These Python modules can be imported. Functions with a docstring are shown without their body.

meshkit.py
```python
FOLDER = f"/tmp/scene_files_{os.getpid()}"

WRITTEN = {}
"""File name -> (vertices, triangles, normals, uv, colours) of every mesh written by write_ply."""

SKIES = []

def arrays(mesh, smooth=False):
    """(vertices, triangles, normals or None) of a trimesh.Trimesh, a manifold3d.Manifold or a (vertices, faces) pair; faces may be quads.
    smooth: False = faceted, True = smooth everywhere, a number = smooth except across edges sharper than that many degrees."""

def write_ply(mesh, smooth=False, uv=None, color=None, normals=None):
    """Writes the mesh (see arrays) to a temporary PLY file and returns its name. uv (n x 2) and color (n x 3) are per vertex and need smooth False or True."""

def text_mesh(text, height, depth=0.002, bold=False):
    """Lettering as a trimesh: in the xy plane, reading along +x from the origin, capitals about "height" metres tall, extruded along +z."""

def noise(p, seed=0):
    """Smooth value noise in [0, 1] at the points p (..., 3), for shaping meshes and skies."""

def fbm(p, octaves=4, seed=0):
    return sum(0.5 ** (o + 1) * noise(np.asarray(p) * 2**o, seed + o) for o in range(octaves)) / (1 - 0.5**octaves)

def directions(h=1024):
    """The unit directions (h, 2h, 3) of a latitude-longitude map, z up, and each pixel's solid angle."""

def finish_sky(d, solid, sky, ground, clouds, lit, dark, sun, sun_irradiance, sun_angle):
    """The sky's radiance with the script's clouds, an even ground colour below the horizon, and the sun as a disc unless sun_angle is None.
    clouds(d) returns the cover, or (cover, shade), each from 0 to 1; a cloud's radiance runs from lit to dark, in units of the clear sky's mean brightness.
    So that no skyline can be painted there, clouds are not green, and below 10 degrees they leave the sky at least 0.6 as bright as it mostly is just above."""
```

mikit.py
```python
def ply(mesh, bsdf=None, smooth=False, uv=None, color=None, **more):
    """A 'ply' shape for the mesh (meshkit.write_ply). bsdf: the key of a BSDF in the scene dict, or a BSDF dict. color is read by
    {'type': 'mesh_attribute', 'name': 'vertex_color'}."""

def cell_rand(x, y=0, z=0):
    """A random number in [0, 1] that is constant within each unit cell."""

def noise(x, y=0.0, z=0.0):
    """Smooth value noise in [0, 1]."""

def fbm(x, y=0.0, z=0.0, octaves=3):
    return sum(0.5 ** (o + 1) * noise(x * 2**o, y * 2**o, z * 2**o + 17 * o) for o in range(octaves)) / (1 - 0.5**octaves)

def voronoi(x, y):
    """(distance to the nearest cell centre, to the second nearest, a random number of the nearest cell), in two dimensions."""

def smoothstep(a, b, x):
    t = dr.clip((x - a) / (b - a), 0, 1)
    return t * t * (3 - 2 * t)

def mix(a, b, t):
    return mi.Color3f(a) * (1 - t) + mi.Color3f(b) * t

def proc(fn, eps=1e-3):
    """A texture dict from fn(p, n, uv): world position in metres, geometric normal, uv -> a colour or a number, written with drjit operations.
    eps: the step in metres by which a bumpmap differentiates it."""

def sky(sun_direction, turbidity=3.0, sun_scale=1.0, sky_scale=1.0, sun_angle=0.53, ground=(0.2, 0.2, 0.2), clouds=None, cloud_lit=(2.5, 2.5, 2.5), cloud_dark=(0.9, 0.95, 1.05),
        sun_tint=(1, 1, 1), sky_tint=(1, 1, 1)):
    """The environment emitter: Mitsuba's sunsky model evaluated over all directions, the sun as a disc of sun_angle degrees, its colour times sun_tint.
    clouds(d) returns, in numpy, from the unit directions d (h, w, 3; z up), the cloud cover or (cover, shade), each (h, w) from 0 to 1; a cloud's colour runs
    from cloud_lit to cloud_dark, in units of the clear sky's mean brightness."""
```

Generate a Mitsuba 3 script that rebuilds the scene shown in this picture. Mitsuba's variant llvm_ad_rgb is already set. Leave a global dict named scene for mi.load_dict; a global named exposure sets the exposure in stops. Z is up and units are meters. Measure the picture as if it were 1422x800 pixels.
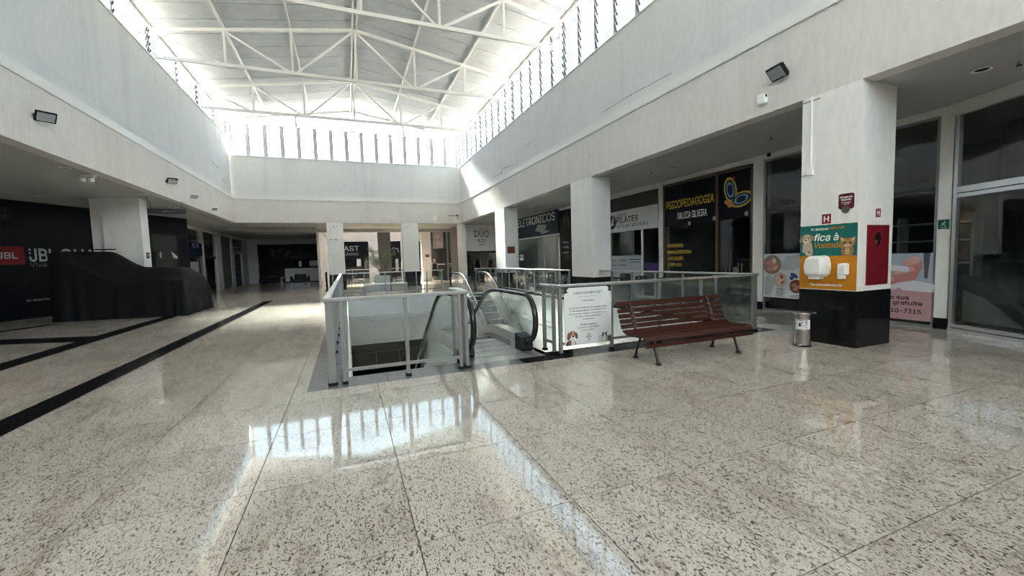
import math, random
import numpy as np, trimesh, mitsuba as mi, drjit as dr, mikit, meshkit
from shapely import affinity
from shapely.geometry import Polygon, Point, LineString, box as sbox
from shapely.ops import unary_union
from mikit import proc, noise, fbm, voronoi, cell_rand, smoothstep, mix

random.seed(7); rng = np.random.default_rng(7)
T4 = mi.ScalarTransform4f
scene, labels = {}, {}

# ------------------------------------------------------------------ camera, sky, exposure
YAW, PITCH, ROLL, FPX, EYE = 0.379323806, 0.0697984043, -0.0308823279, 573.156, np.array([0, 0, 1.5])
fw = np.array([math.sin(YAW)*math.cos(PITCH), math.cos(YAW)*math.cos(PITCH), -math.sin(PITCH)])
r0 = np.array([math.cos(YAW), -math.sin(YAW), 0.0]); d0 = np.cross(fw, r0)
rr = math.cos(ROLL)*r0 - math.sin(ROLL)*d0; dd = math.sin(ROLL)*r0 + math.cos(ROLL)*d0
cm = np.eye(4); cm[:3, 0], cm[:3, 1], cm[:3, 2], cm[:3, 3] = -rr, -dd, fw, EYE
scene['camera'] = {'type': 'perspective', 'fov': 2*math.degrees(math.atan(711/FPX)), 'fov_axis': 'x', 'to_world': T4(cm), 'near_clip': 0.05, 'far_clip': 300.0}

def cloud_cover(d):
    p = d/np.maximum(d[..., 2:3] + 0.25, 0.1)
    c = meshkit.fbm(p*1.6 + 3.1, 5, 4)
    return np.clip((c - 0.30)*4.0, 0.0, 1)*0.92, np.clip((meshkit.fbm(p*2.5, 4, 9) - 0.45)*2, 0, 0.6)
scene['sky'] = mikit.sky([-0.2, 1.0, 0.76], turbidity=3.5, sun_scale=4.2, sky_scale=1.0, sun_angle=14.0, sky_tint=(1.0, 1.0, 1.0), sun_tint=(0.88, 0.96, 1.06), ground=(0.35, 0.35, 0.33), clouds=cloud_cover,
                         cloud_lit=(2.45, 2.45, 2.45), cloud_dark=(1.38, 1.4, 1.42))
exposure = 5.42

# ------------------------------------------------------------------ helpers
def numbered(k):
    base, i = k, 0
    while k in scene or k in labels or any(False for _ in ()):
        i += 1; k = f'{base}_{i:03d}'
    return k
_count = {}
def new_key(k):
    n = _count.get(k, 0); _count[k] = n + 1
    return k if n == 0 else f'{k}_{n:03d}'
def add(name, mesh, mat, parent=None, smooth=False, label=None, cat=None, group=None, kind=None, to_world=None, dct=None):
    key = new_key((parent + '__' if parent else '') + name)
    d = dict(dct) if dct is not None else mikit.ply(cat_(mesh), mat, smooth=smooth)
    if to_world is not None: d['to_world'] = T4(to_world)
    scene[key] = d
    tag(key, label, cat, group, kind)
    return key
def tag(key, label=None, cat=None, group=None, kind=None):
    e = {k: v for k, v in (('label', label), ('category', cat), ('group', group), ('kind', kind)) if v}
    if e: labels[key] = e
def thing(name, label, cat=None, group=None, kind=None):
    key = new_key(name); tag(key, label, cat, group, kind); return key
def cat_(m):
    if isinstance(m, (list, tuple)) and len(m) and isinstance(m[0], trimesh.Trimesh): return trimesh.util.concatenate(list(m))
    return m
def bx(x0, x1, y0, y1, z0, z1):
    m = trimesh.creation.box([abs(x1-x0), abs(y1-y0), abs(z1-z0)]); m.apply_translation([(x0+x1)/2, (y0+y1)/2, (z0+z1)/2]); return m
def cbx(x0, x1, y0, y1, z0, z1, c=0.006):
    P = []
    for x, sx in ((x0, 1), (x1, -1)):
        for y, sy in ((y0, 1), (y1, -1)):
            for z, sz in ((z0, 1), (z1, -1)):
                P += [(x+sx*c, y+sy*c, z), (x+sx*c, y, z+sz*c), (x, y+sy*c, z+sz*c)]
    return trimesh.convex.convex_hull(np.array(P))
def cyl(p, q, r, n=16, r2=None):
    return tube([p, q], [r, r if r2 is None else r2], n)
def tube(pts, r, n=8, closed=False):
    P = np.array(pts, float); m = len(P)
    R = np.full(m, r, float) if np.isscalar(r) else np.array(r, float)
    t = np.zeros_like(P)
    if closed: t = np.roll(P, -1, 0) - np.roll(P, 1, 0)
    else: t[1:-1] = P[2:] - P[:-2]; t[0] = P[1]-P[0]; t[-1] = P[-1]-P[-2]
    t /= np.linalg.norm(t, axis=1, keepdims=True) + 1e-12
    u = np.cross(t[0], [0, 0, 1] if abs(t[0][2]) < 0.9 else [1, 0, 0]); u /= np.linalg.norm(u)
    V, a = [], np.arange(n)*2*math.pi/n
    for i in range(m):
        u = u - t[i]*(u @ t[i]); u /= np.linalg.norm(u) + 1e-12; v = np.cross(t[i], u)
        V.append(P[i] + R[i]*(np.cos(a)[:, None]*u + np.sin(a)[:, None]*v))
    V = np.vstack(V); F = []
    for i in range(m if closed else m-1):
        j = (i+1) % m
        for k in range(n):
            l = (k+1) % n; F += [[i*n+k, i*n+l, j*n+l], [i*n+k, j*n+l, j*n+k]]
    if not closed:
        V = np.vstack([V, P[0], P[-1]]); c0, c1 = len(V)-2, len(V)-1
        for k in range(n):
            l = (k+1) % n; F += [[c0, l, k], [c1, (m-1)*n+k, (m-1)*n+l]]
    return trimesh.Trimesh(V, F, process=False)
def bar(p, q, w, h, up=(0, 0, 1)):
    p, q = np.array(p, float), np.array(q, float); t = q-p; L = np.linalg.norm(t); t /= L
    up = np.array(up, float); s = np.cross(t, up); s /= np.linalg.norm(s); u = np.cross(s, t)
    m = trimesh.creation.box([L, w, h]); M = np.eye(4); M[:3, 0], M[:3, 1], M[:3, 2], M[:3, 3] = t, s, u, (p+q)/2
    m.apply_transform(M); return m
def ext(poly, t):
    gs = [g for g in getattr(poly, 'geoms', [poly]) if g.area > 1e-7]
    return trimesh.util.concatenate([trimesh.creation.extrude_polygon(g, t, engine='earcut') for g in gs])
def lathe(profile, n=28):
    return trimesh.creation.revolve(np.array(profile, float), sections=n)
class Frame:
    """A place on a wall: local x to the right, y up, z towards the viewer."""
    def __init__(s, o, r, u=(0, 0, 1)):
        s.o, s.r, s.u = np.array(o, float), np.array(r, float)/np.linalg.norm(r), np.array(u, float)
        s.n = np.cross(s.r, s.u); s.M = np.eye(4); s.M[:3, 0], s.M[:3, 1], s.M[:3, 2], s.M[:3, 3] = s.r, s.u, s.n, s.o
    def put(s, m, x=0, y=0, z=0):
        m = m.copy(); m.apply_translation([x, y, z]); m.apply_transform(s.M); return m
    def flat(s, poly, t=0.003, z=0): return s.put(ext(poly, t), 0, 0, z)
_txt = {}
def text(s, w, h, bold=False, t=0.002, slant=0.0):
    """Lettering with capitals h tall, w wide in all, origin at its lower left."""
    k = (s, bold)
    if k not in _txt: _txt[k] = meshkit.text_mesh(s, 1.0, 1.0, bold)
    m = _txt[k].copy(); b = m.bounds; m.apply_translation([-b[0][0], 0, 0])
    ww = b[1][0]-b[0][0]; sx = (w/ww) if w else h
    m.vertices = m.vertices*[sx, h, t]
    if slant: m.vertices[:, 0] += slant*m.vertices[:, 1]
    return m
def rrect(x0, y0, x1, y1, r): return sbox(x0+r, y0+r, x1-r, y1-r).buffer(r, 6)
def ellipse(cx, cy, a, b, rot=0, n=16): return affinity.rotate(affinity.scale(Point(cx, cy).buffer(1, n), a, b), rot)

# ------------------------------------------------------------------ materials
def M(name, d): scene['mat_'+name] = d; return 'mat_'+name
def pr(name, rgb, rough=0.5, metal=0.0, spec=0.5, **k):
    c = rgb if isinstance(rgb, dict) else {'type': 'rgb', 'value': list(rgb)}
    return M(name, {'type': 'twosided', 'b': {'type': 'principled', 'base_color': c, 'roughness': rough, 'metallic': metal, 'specular': spec, **k}})
_flat = {}
def ink(rgb, rough=0.6):
    k = (tuple(rgb), rough)
    if k not in _flat: _flat[k] = pr(f'ink_{len(_flat)}', rgb, rough, 0, 0.3)
    return _flat[k]

TX, TY, X0, Y0 = 0.945, 0.955, 0.28, 0.245
def granite_rgb(p):
    tx, ty = dr.floor((p.x-X0)/TX), dr.floor((p.y-Y0)/TY)
    tone = cell_rand(tx, ty, 5)
    q = p.x + 0.35*p.y*0.12 + cell_rand(tx, ty, 8)*3
    big = fbm(p.x*1.1 + 7, p.y*0.55, tone*9, 3)
    veil = fbm(q*7, p.y*2.6, 2, 3)
    n1 = noise(q*150, p.y*85, 3); n2 = noise(q*260, p.y*150, 11); n3 = noise(q*60, p.y*24, 21)
    base = mix((0.385, 0.345, 0.302), (0.512, 0.468, 0.42), 0.45*tone + 0.55*big)
    base = mix(base, (0.27, 0.225, 0.185), 0.40*smoothstep(0.5, 0.8, veil))
    base = mix(base, (0.19, 0.145, 0.11), 0.55*smoothstep(0.62, 0.78, n3)*smoothstep(0.4, 0.65, veil))
    dark = dr.maximum(smoothstep(0.69, 0.78, n1), 0.75*smoothstep(0.73, 0.82, n2))
    return mix(base, (0.045, 0.034, 0.028), dark*0.93)
def granite_fn(p, n, uv): return granite_rgb(p)
def paving_fn(p, n, uv):
    fx, fy = (p.x-X0)/TX, (p.y-Y0)/TY
    ax, ay = dr.abs(fx-dr.round(fx))*TX, dr.abs(fy-dr.round(fy))*TY
    j = 1-smoothstep(0.003, 0.007, dr.minimum(ax, ay))
    return mix(granite_rgb(p), (0.2, 0.17, 0.15), 0.7*j)
def polished(name, fn, rough=0.05, spec=0.9, coat=0.5):
    return M(name, {'type': 'principled', 'base_color': proc(fn), 'roughness': rough, 'specular': spec, 'clearcoat': coat, 'clearcoat_gloss': 0.6})
GRANITE = polished('granite', granite_fn)
PAVING = polished('paving', paving_fn)
GREYGRAN = polished('grey_granite', lambda p, n, uv: mix((0.060, 0.062, 0.068), (0.15, 0.153, 0.16), noise(p.x*70, p.y*70, 3)*0.6 + 0.4*noise(p.x*9, p.y*9)), 0.12, 0.5, 0.0)
BLACKGRAN = polished('black_granite', lambda p, n, uv: mix((0.003, 0.003, 0.0035), (0.012, 0.012, 0.013), noise(p.x*80, p.y*80, p.z*80)), 0.10, 0.35, 0.0)
JOINT = pr('joint', (0.07, 0.058, 0.05), 0.8)
def stroke(p): return noise(p.x*26 + p.y*26, p.z*7, 4)
def wall_tex(c0, c1, stain):
    def fn(p, n, uv):
        h = p.x*0.7 + p.y
        a = mix(c0, c1, 0.55*stroke(p) + 0.45*fbm(h*1.2, p.z*0.7, 2, 3))
        drip = smoothstep(0.55, 0.85, fbm(h*3.2, p.z*0.25, 5, 3))
        return mix(a, stain, 0.30*drip)
    return fn
def bumpy(name, fn, scale, bump):
    return M(name, {'type': 'twosided', 'b': {'type': 'bumpmap', 'scale': scale, 't': proc(bump, 0.004), 'b': {'type': 'diffuse', 'reflectance': proc(fn)}}})
stuc = lambda p, n, uv: 0.6*noise(p.x*55 + p.y*55, p.z*17, 1) + 0.4*noise(p.x*120 + p.y*120, p.z*70, 2)
FASCIA = bumpy('fascia', wall_tex((0.66, 0.625, 0.59), (0.76, 0.73, 0.695), (0.56, 0.53, 0.495)), 0.006, stuc)
UPPER = bumpy('upper_wall', wall_tex((0.63, 0.63, 0.63), (0.71, 0.71, 0.71), (0.51, 0.51, 0.515)), 0.003, stuc)
COLUMN = bumpy('column', wall_tex((0.78, 0.76, 0.725), (0.87, 0.855, 0.825), (0.70, 0.68, 0.64)), 0.006, stuc)
WHITE = pr('white_paint', (0.84, 0.84, 0.83), 0.55)
TRIM = pr('trim_paint', (0.70, 0.69, 0.67), 0.6)
HALL = pr('hall_paint', (0.62, 0.62, 0.61), 0.7)
COLSHADE = pr('shaded_column', (0.11, 0.113, 0.115), 0.7)  # dark grey stands in for the backlit shade on the far column
CEIL = pr('ceiling_paint', (0.40, 0.40, 0.39), 0.8, 0, 0.2)
ROOF = M('roof_sheet', {'type': 'twosided', 'b': {'type': 'diffuse', 'reflectance': proc(lambda p, n, uv: mix((0.48, 0.49, 0.51), (0.57, 0.58, 0.60), fbm(p.x*5, p.y*5, 1, 4)))}})
STEEL = pr('steel_paint', (0.68, 0.665, 0.645), 0.45)
MULL = pr('window_steel', (0.40, 0.40, 0.41), 0.5)
ALU = pr('aluminium', (0.72, 0.73, 0.73), 0.30, 0.9)
ALUD = pr('aluminium_matt', (0.30, 0.305, 0.305), 0.42, 0.6)
INOX = pr('stainless', (0.74, 0.73, 0.71), 0.18, 1.0)
RUBBER = pr('rubber', (0.012, 0.012, 0.013), 0.28)
BLACK = pr('black_plastic', (0.008, 0.008, 0.009), 0.45, 0, 0.25)
CHAR = pr('charcoal', (0.035, 0.038, 0.042), 0.5)
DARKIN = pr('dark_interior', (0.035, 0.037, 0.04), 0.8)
MIDIN = pr('grey_interior', (0.13, 0.135, 0.14), 0.8)
NAVY = pr('navy_panel', (0.0035, 0.0045, 0.009), 0.35, 0, 0.15)
CLOTH = M('black_cloth', {'type': 'twosided', 'b': {'type': 'principled', 'base_color': {'type': 'rgb', 'value': [0.012, 0.013, 0.015]}, 'roughness': 0.8, 'specular': 0.15, 'sheen': 0.08}})
WOODFN = lambda p, n, uv: mix((0.020, 0.0048, 0.0035), (0.056, 0.0135, 0.0085), fbm(p.x*2.2, p.y*34 + 3*noise(p.x*1.5, p.z*9), p.z*34, 4))
WOOD = M('bench_wood', {'type': 'twosided', 'b': {'type': 'principled', 'base_color': proc(WOODFN), 'roughness': 0.36, 'specular': 0.35}})
BROWN = pr('brown_frame', (0.105, 0.060, 0.040), 0.45)
GLASS = M('pane_glass', {'type': 'thindielectric', 'int_ior': 1.33, 'specular_transmittance': {'type': 'rgb', 'value': [0.91, 0.945, 0.94]}})
SHOPGLASS = M('shop_glass', {'type': 'thindielectric', 'int_ior': 1.36, 'specular_transmittance': {'type': 'rgb', 'value': [0.68, 0.71, 0.71]}})
BLADE = M('louver_glass', {'type': 'thindielectric', 'int_ior': 1.5, 'specular_transmittance': {'type': 'rgb', 'value': [0.62, 0.68, 0.72]}})
LEAF = M('leaf', {'type': 'twosided', 'b': {'type': 'principled', 'base_color': proc(lambda p, n, uv: mix((0.045, 0.075, 0.022), (0.14, 0.19, 0.07), noise(p.x*9, p.y*9, p.z*9))), 'roughness': 0.45}})
SKIN = pr('mannequin_skin', (0.55, 0.47, 0.40), 0.6)

# ------------------------------------------------------------------ the setting
XL, XR, YE, YB = -5.45, 7.03, 26.4, -7.0
ZS, ZM = 3.93, 5.25
VX0, VX1, VY0, VY1 = -0.05, 7.2, 5.85, 20.2
VOID = sbox(VX0, VY0, VX1, VY1)
LOWZ = -5.3

# floor: slab, paving slabs, bands
slab_poly = sbox(-13.6, YB-0.4, 14.6, 46.5).difference(VOID)
m = ext(slab_poly, 2.238); m.apply_translation([0, 0, -2.25])
floor = add('floor', m, JOINT, label='polished speckled granite floor of the mall, cream slabs with dark flecks', cat='floor', kind='structure')
def strip(pts): return Polygon(pts)
bands = [sbox(-3.41, -6.9, -3.07, 20.6), sbox(-5.55, 3.0, -5.12, 17.2), strip([(-5.55, 12.55), (-5.55, 11.75), (-9.6, 13.2), (-9.6, 14.0)]), strip([(-8.20, 16.3), (-7.85, 16.3), (-9.2, 13.4), (-9.6, 13.4)])]
border = unary_union([sbox(-0.52, 5.37, VX0, VY1+0.4), sbox(-0.52, 5.37, 7.55, VY0), sbox(VX0, VY1, 7.55, VY1+0.4), sbox(VX1, 5.37, 7.55, VY1+0.4)])
plate_poly = sbox(1.66, 5.62, 2.62, 6.9)
allb = unary_union(bands)
def floor_piece(name, poly, mat, top=0.0):
    if poly.area < 1e-3: return
    m = ext(poly, 0.0125+top); m.apply_translation([0, 0, -0.0125]); add(name, m, mat, floor)
kx0, kx1, ky0, ky1 = -6, 9, -1, 11
used = []
for i in range(kx0, kx1+1):
    for j in range(ky0, ky1+1):
        cell = sbox(X0+i*TX, Y0+j*TY, X0+(i+1)*TX, Y0+(j+1)*TY).buffer(-0.0028, join_style=2)
        p = cell.difference(unary_union([allb, border, VOID]))
        if p.area > 0.004: floor_piece('granite_tile', p, GRANITE)
near = sbox(X0+kx0*TX, Y0+ky0*TY, X0+(kx1+1)*TX, Y0+(ky1+1)*TY)
far = sbox(-13.6, YB-0.4, 14.6, 46.5).difference(unary_union([near, VOID, border, allb]))
floor_piece('granite_paving', far, PAVING)
for k, b in enumerate(bands):
    if k: b = b.difference(unary_union(bands[:k]))
    if k < 2:
        y0, y1 = b.bounds[1], b.bounds[3]; n = int((y1-y0)/0.955)+1
        for q in range(n): floor_piece('black_granite_strip', b.intersection(sbox(-9, y0+q*0.955, 9, y0+(q+1)*0.955-0.002)), BLACKGRAN)
    else: floor_piece('black_granite_strip', b, BLACKGRAN)
for q in range(9): floor_piece('grey_granite_border', border.intersection(sbox(-0.52+q*0.945, 5.37, -0.52+(q+1)*0.945-0.003, VY0)).difference(sbox(-9, VY0, VX0, 30)), BLACKGRAN if q in (3,) or q > 3 else GREYGRAN)
for q in range(16): floor_piece('grey_granite_border', border.intersection(sbox(-0.52, VY0+q*0.945, VX0, VY0+(q+1)*0.945-0.003)), GREYGRAN)
floor_piece('grey_granite_border', border.intersection(sbox(VX0, VY1, 8, 21)), GREYGRAN)
floor_piece('grey_granite_border', border.intersection(sbox(VX1, VY0, 8, VY1)), BLACKGRAN)
# faces of the opening
for nm, fr, L in (('right', Frame((VX1-0.002, VY1, 0), (0, -1, 0)), VY1-VY0), ('far', Frame((VX0, VY1-0.002, 0), (1, 0, 0)), VX1-VX0), ('left', Frame((VX0+0.002, VY0, 0), (0, 1, 0)), VY1-VY0), ('near', Frame((VX1, VY0+0.002, 0), (-1, 0, 0)), VX1-VX0)):
    add('opening_face', fr.flat(sbox(0, -0.93, L, -0.0126), 0.02), WHITE, floor); add('opening_face', fr.flat(sbox(0, -2.25, L, -1.16), 0.02), FASCIA if nm in ('far', 'left') else WHITE, floor)
    add('opening_moulding', [fr.flat(sbox(0, -1.15, L, -1.06), 0.045), fr.flat(sbox(0, -1.05, L, -0.94), 0.032)], TRIM, floor)
# lower storey
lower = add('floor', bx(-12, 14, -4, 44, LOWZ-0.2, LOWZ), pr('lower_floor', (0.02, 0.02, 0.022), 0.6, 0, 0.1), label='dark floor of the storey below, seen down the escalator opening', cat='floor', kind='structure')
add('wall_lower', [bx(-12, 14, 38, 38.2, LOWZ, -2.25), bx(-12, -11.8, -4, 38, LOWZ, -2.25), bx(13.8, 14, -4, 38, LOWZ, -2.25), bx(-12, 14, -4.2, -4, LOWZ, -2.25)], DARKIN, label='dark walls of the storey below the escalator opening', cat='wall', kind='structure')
lr = thing('railing', 'thin grey railing on the floor below, seen through the opening under the pale edge', 'railing')
for x in np.arange(-1.5, 9, 1.5): add('post', cyl((x, 28, LOWZ), (x, 28, LOWZ+1.05), 0.03, 8), ALUD, lr)
add('rail', [bx(-2, 9, 27.97, 28.03, LOWZ+0.16, LOWZ+0.21), bx(-2, 9, 27.97, 28.03, LOWZ+1.02, LOWZ+1.07)], ALUD, lr)
add('kerb', bx(-2, 9, 27.7, 28.3, LOWZ, LOWZ+0.12), WHITE, lr)

# right / left / end walls over the arcade
def arcade(name, fr, L, sill, lab, e=0.0):
    w = add(name, fr.flat(sbox(-e, ZS, L+e, ZM-0.06), 0.30, -0.30), FASCIA, label=lab, cat='wall', kind='structure')
    add('upper_panel', fr.flat(sbox(-e, ZM-0.06, L+e, sill), 0.24, -0.30), UPPER, w)
    add('moulding', [fr.flat(sbox(0, ZM-0.075, L, ZM-0.02), 0.10, -0.06), fr.flat(sbox(0, ZM-0.02, L, ZM+0.03), 0.07, -0.06), fr.flat(sbox(0, ZM+0.03, L, ZM+0.13), 0.045, -0.06), fr.flat(sbox(0, ZM+0.13, L, ZM+0.20), 0.02, -0.06)], TRIM, w)
    add('sill', fr.flat(sbox(0, sill, L, sill+0.04), 0.30, -0.32), TRIM, w)
    return w
FR = Frame((XR, YE, 0), (0, -1, 0)); FL = Frame((XL, YB, 0), (0, 1, 0)); FE = Frame((XL, YE, 0), (1, 0, 0)); FB = Frame((XR, YB, 0), (-1, 0, 0))
arcade('wall_right', FR, YE-YB, 7.45, 'long right upper wall of the hall, beige band under white mouldings')
arcade('wall_left', FL, YE-YB, 8.40, 'long left upper wall of the hall, pale band under white mouldings')
arcade('wall_end', FE, XR-XL, 7.50, 'far end upper wall under the row of bright windows', 0.29)
arcade('wall_back', FB, XR-XL, 5.50, 'upper wall at the near end of the hall', 0.29)
# cracks in the upper walls
def crack(fr, pts, w, z, parent):
    add('crack', fr.flat(LineString(pts).buffer(w, cap_style=2), 0.0015, z), ink((0.10, 0.10, 0.10)), parent)
crack(FR, [(YE-19.6, 5.62), (YE-18.6, 5.60), (YE-18.5, 5.78), (YE-18.0, 5.72), (YE-17.2, 5.66)], 0.008, -0.06, 'wall_right')
crack(FR, [(YE-7.6, 5.60), (YE-9.2, 5.66), (YE-10.4, 5.63)], 0.006, -0.06, 'wall_right')
crack(FR, [(YE-15.6, 6.05), (YE-15.45, 6.2)], 0.014, -0.06, 'wall_right')
crack(FL, [(22.6-YB, 6.55), (23.4-YB, 6.40), (24.2-YB, 6.35)], 0.010, -0.06, 'wall_left')
crack(FL, [(24.6-YB, 5.95), (25.4-YB, 5.85)], 0.010, -0.06, 'wall_left')

# windows of jalousie blades
BAYS = [26.4, 21.77, 17.13, 12.54, 7.9, 3.27, -1.36, -7.0]
wn = [0]
blade_dct = {}
def jalousie(fr, x0, x1, z0, z1, npan, nbl, tilt, lab, mull=0.10, full=True):
    wn[0] += 1
    w = thing(f'window_{wn[0]}', lab, 'window', None, 'structure')
    s = (x1-x0)/npan
    for k in range(npan+1):
        x = x0+k*s
        add('mullion', fr.flat(sbox(x-mull/2, z0, x+mull/2, z1), 0.05, -0.14), MULL, w)
    add('head_rail', fr.flat(sbox(x0, z1-0.05, x1, z1), 0.07, -0.15), STEEL, w)
    hb = (z1-0.05-z0)/nbl
    for k in range(npan):
        for b in range(nbl):
            q = trimesh.creation.box([s-mull-0.012, hb*1.1, 0.006]); a = math.radians(tilt)
            q.apply_transform(trimesh.transformations.rotation_matrix(a, [1, 0, 0]))
            add('glass_blade', fr.put(q, x0+(k+0.5)*s, z0+(b+0.5)*hb, -0.115), BLADE, w)
    # stepped blade holders along the mullions
    for k in range(npan+1):
        hs = []
        for b in range(nbl):
            q = trimesh.creation.box([0.022, hb*1.05, 0.035]); q.apply_transform(trimesh.transformations.rotation_matrix(math.radians(tilt), [1, 0, 0]))
            hs.append(fr.put(q, x0+k*s+(-1 if k == npan else 1)*(mull/2+0.011), z0+(b+0.5)*hb, -0.10))
        add('blade_holder', hs, CHAR, w)
for i in range(5):
    nm = ['farthest', 'fourth', 'third', 'second', 'nearest'][i]
    jalousie(FR, YE-BAYS[i], YE-BAYS[i+1], 7.49, 9.30, 5, 7, 24, f'{nm} bay of louvered glass above the right wall' + ('' if i else ', beside the corner'))
for i in range(5):
    jalousie(FL, BAYS[i+1]-YB, BAYS[i]-YB, 8.44, 9.34, 2, 4, 24, f'{["farthest", "fourth", "third", "second", "nearest"][i]} bay of low louvered glass above the left wall')
jalousie(FE, 0, XR-XL, 7.54, 9.27, 15, 7, 24, 'row of blazing white louvered windows across the far end wall', 0.16)
for fr, x0, x1, z0, lab in ((FR, YE-BAYS[5], YE-YB, 7.49, 'near run of glass above the right wall'), (FL, 0, BAYS[5]-YB, 8.44, 'near run of glass above the left wall'), (FB, 0, XR-XL, 5.54, 'added tall clear glass at the unseen near end, brightening the hall')):  # the tall near-end glazing is added out of view to brighten the hall
    wn[0] += 1
    w = thing(f'window_{wn[0]}', lab, 'window', None, 'structure')
    add('pane', fr.flat(sbox(x0, z0, x1, 9.3), 0.006, -0.12), GLASS, w)
    for x in np.arange(x0, x1, 0.926): add('mullion', fr.flat(sbox(x-0.02, z0, x+0.02, 9.3), 0.05, -0.15), STEEL, w)
RX, ZE, ZR = 0.76, 9.40, 10.42
for y, lab in ((YE, 'glazed gable above the far windows'), (YB, 'glazed gable at the near end')):
    wn[0] += 1
    w = thing(f'window_{wn[0]}', lab, 'window', None, 'structure')
    fr = Frame((0, y+0.12, 0), (1, 0, 0))
    add('pane', fr.flat(Polygon([(XL, 9.27), (XR, 9.27), (XR, ZE), (RX, ZR), (XL, ZE)]), 0.006), BLADE, w)
    add('bar', [fr.flat(sbox(x-0.04, 9.27, x+0.04, ZE+(ZR-ZE)*(1-abs(x-RX)/6.3)), 0.08, -0.1) for x in (-2.2, 3.7)], STEEL, w)

# roof
def roofz(x): return ZE+(ZR-ZE)*(1-abs(x-RX)/(XR-RX if x > RX else RX-XL))
roof = thing('roof', 'white metal roof over the hall, two shallow slopes', 'roof', None, 'structure')
ys = list(np.arange(YE+0.55, YB-0.6, -0.926))
xe0, xe1 = XL-0.5, XR+0.5
for a, b in zip(ys[:-1], ys[1:]):
    for x0, x1 in ((xe0, RX), (RX, xe1)):
        z0, z1 = roofz(x0), roofz(x1)
        V = np.array([(x0, a-0.014, z0), (x1, a-0.014, z1), (x1, b+0.014, z1), (x0, b+0.014, z0)]); V = np.vstack([V, V+[0, 0, 0.08]])
        add('sheet', trimesh.convex.convex_hull(V), ROOF, roof)
add('seam_cover', [bx(x0, x1, YB-0.6, YE+0.55, 0, 0.01) if False else trimesh.convex.convex_hull(np.array([(x0, YB-.6, roofz(x0)+.085), (x1, YB-.6, roofz(x1)+.085), (x0, YE+.55, roofz(x0)+.085), (x1, YE+.55, roofz(x1)+.085), (x0, YB-.6, roofz(x0)+.10), (x1, YB-.6, roofz(x1)+.10), (x0, YE+.55, roofz(x0)+.10), (x1, YE+.55, roofz(x1)+.10)])) for x0, x1 in ((xe0, RX), (RX, xe1))], pr('roof_dark', (0.06, 0.06, 0.06), 0.8), roof)
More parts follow.
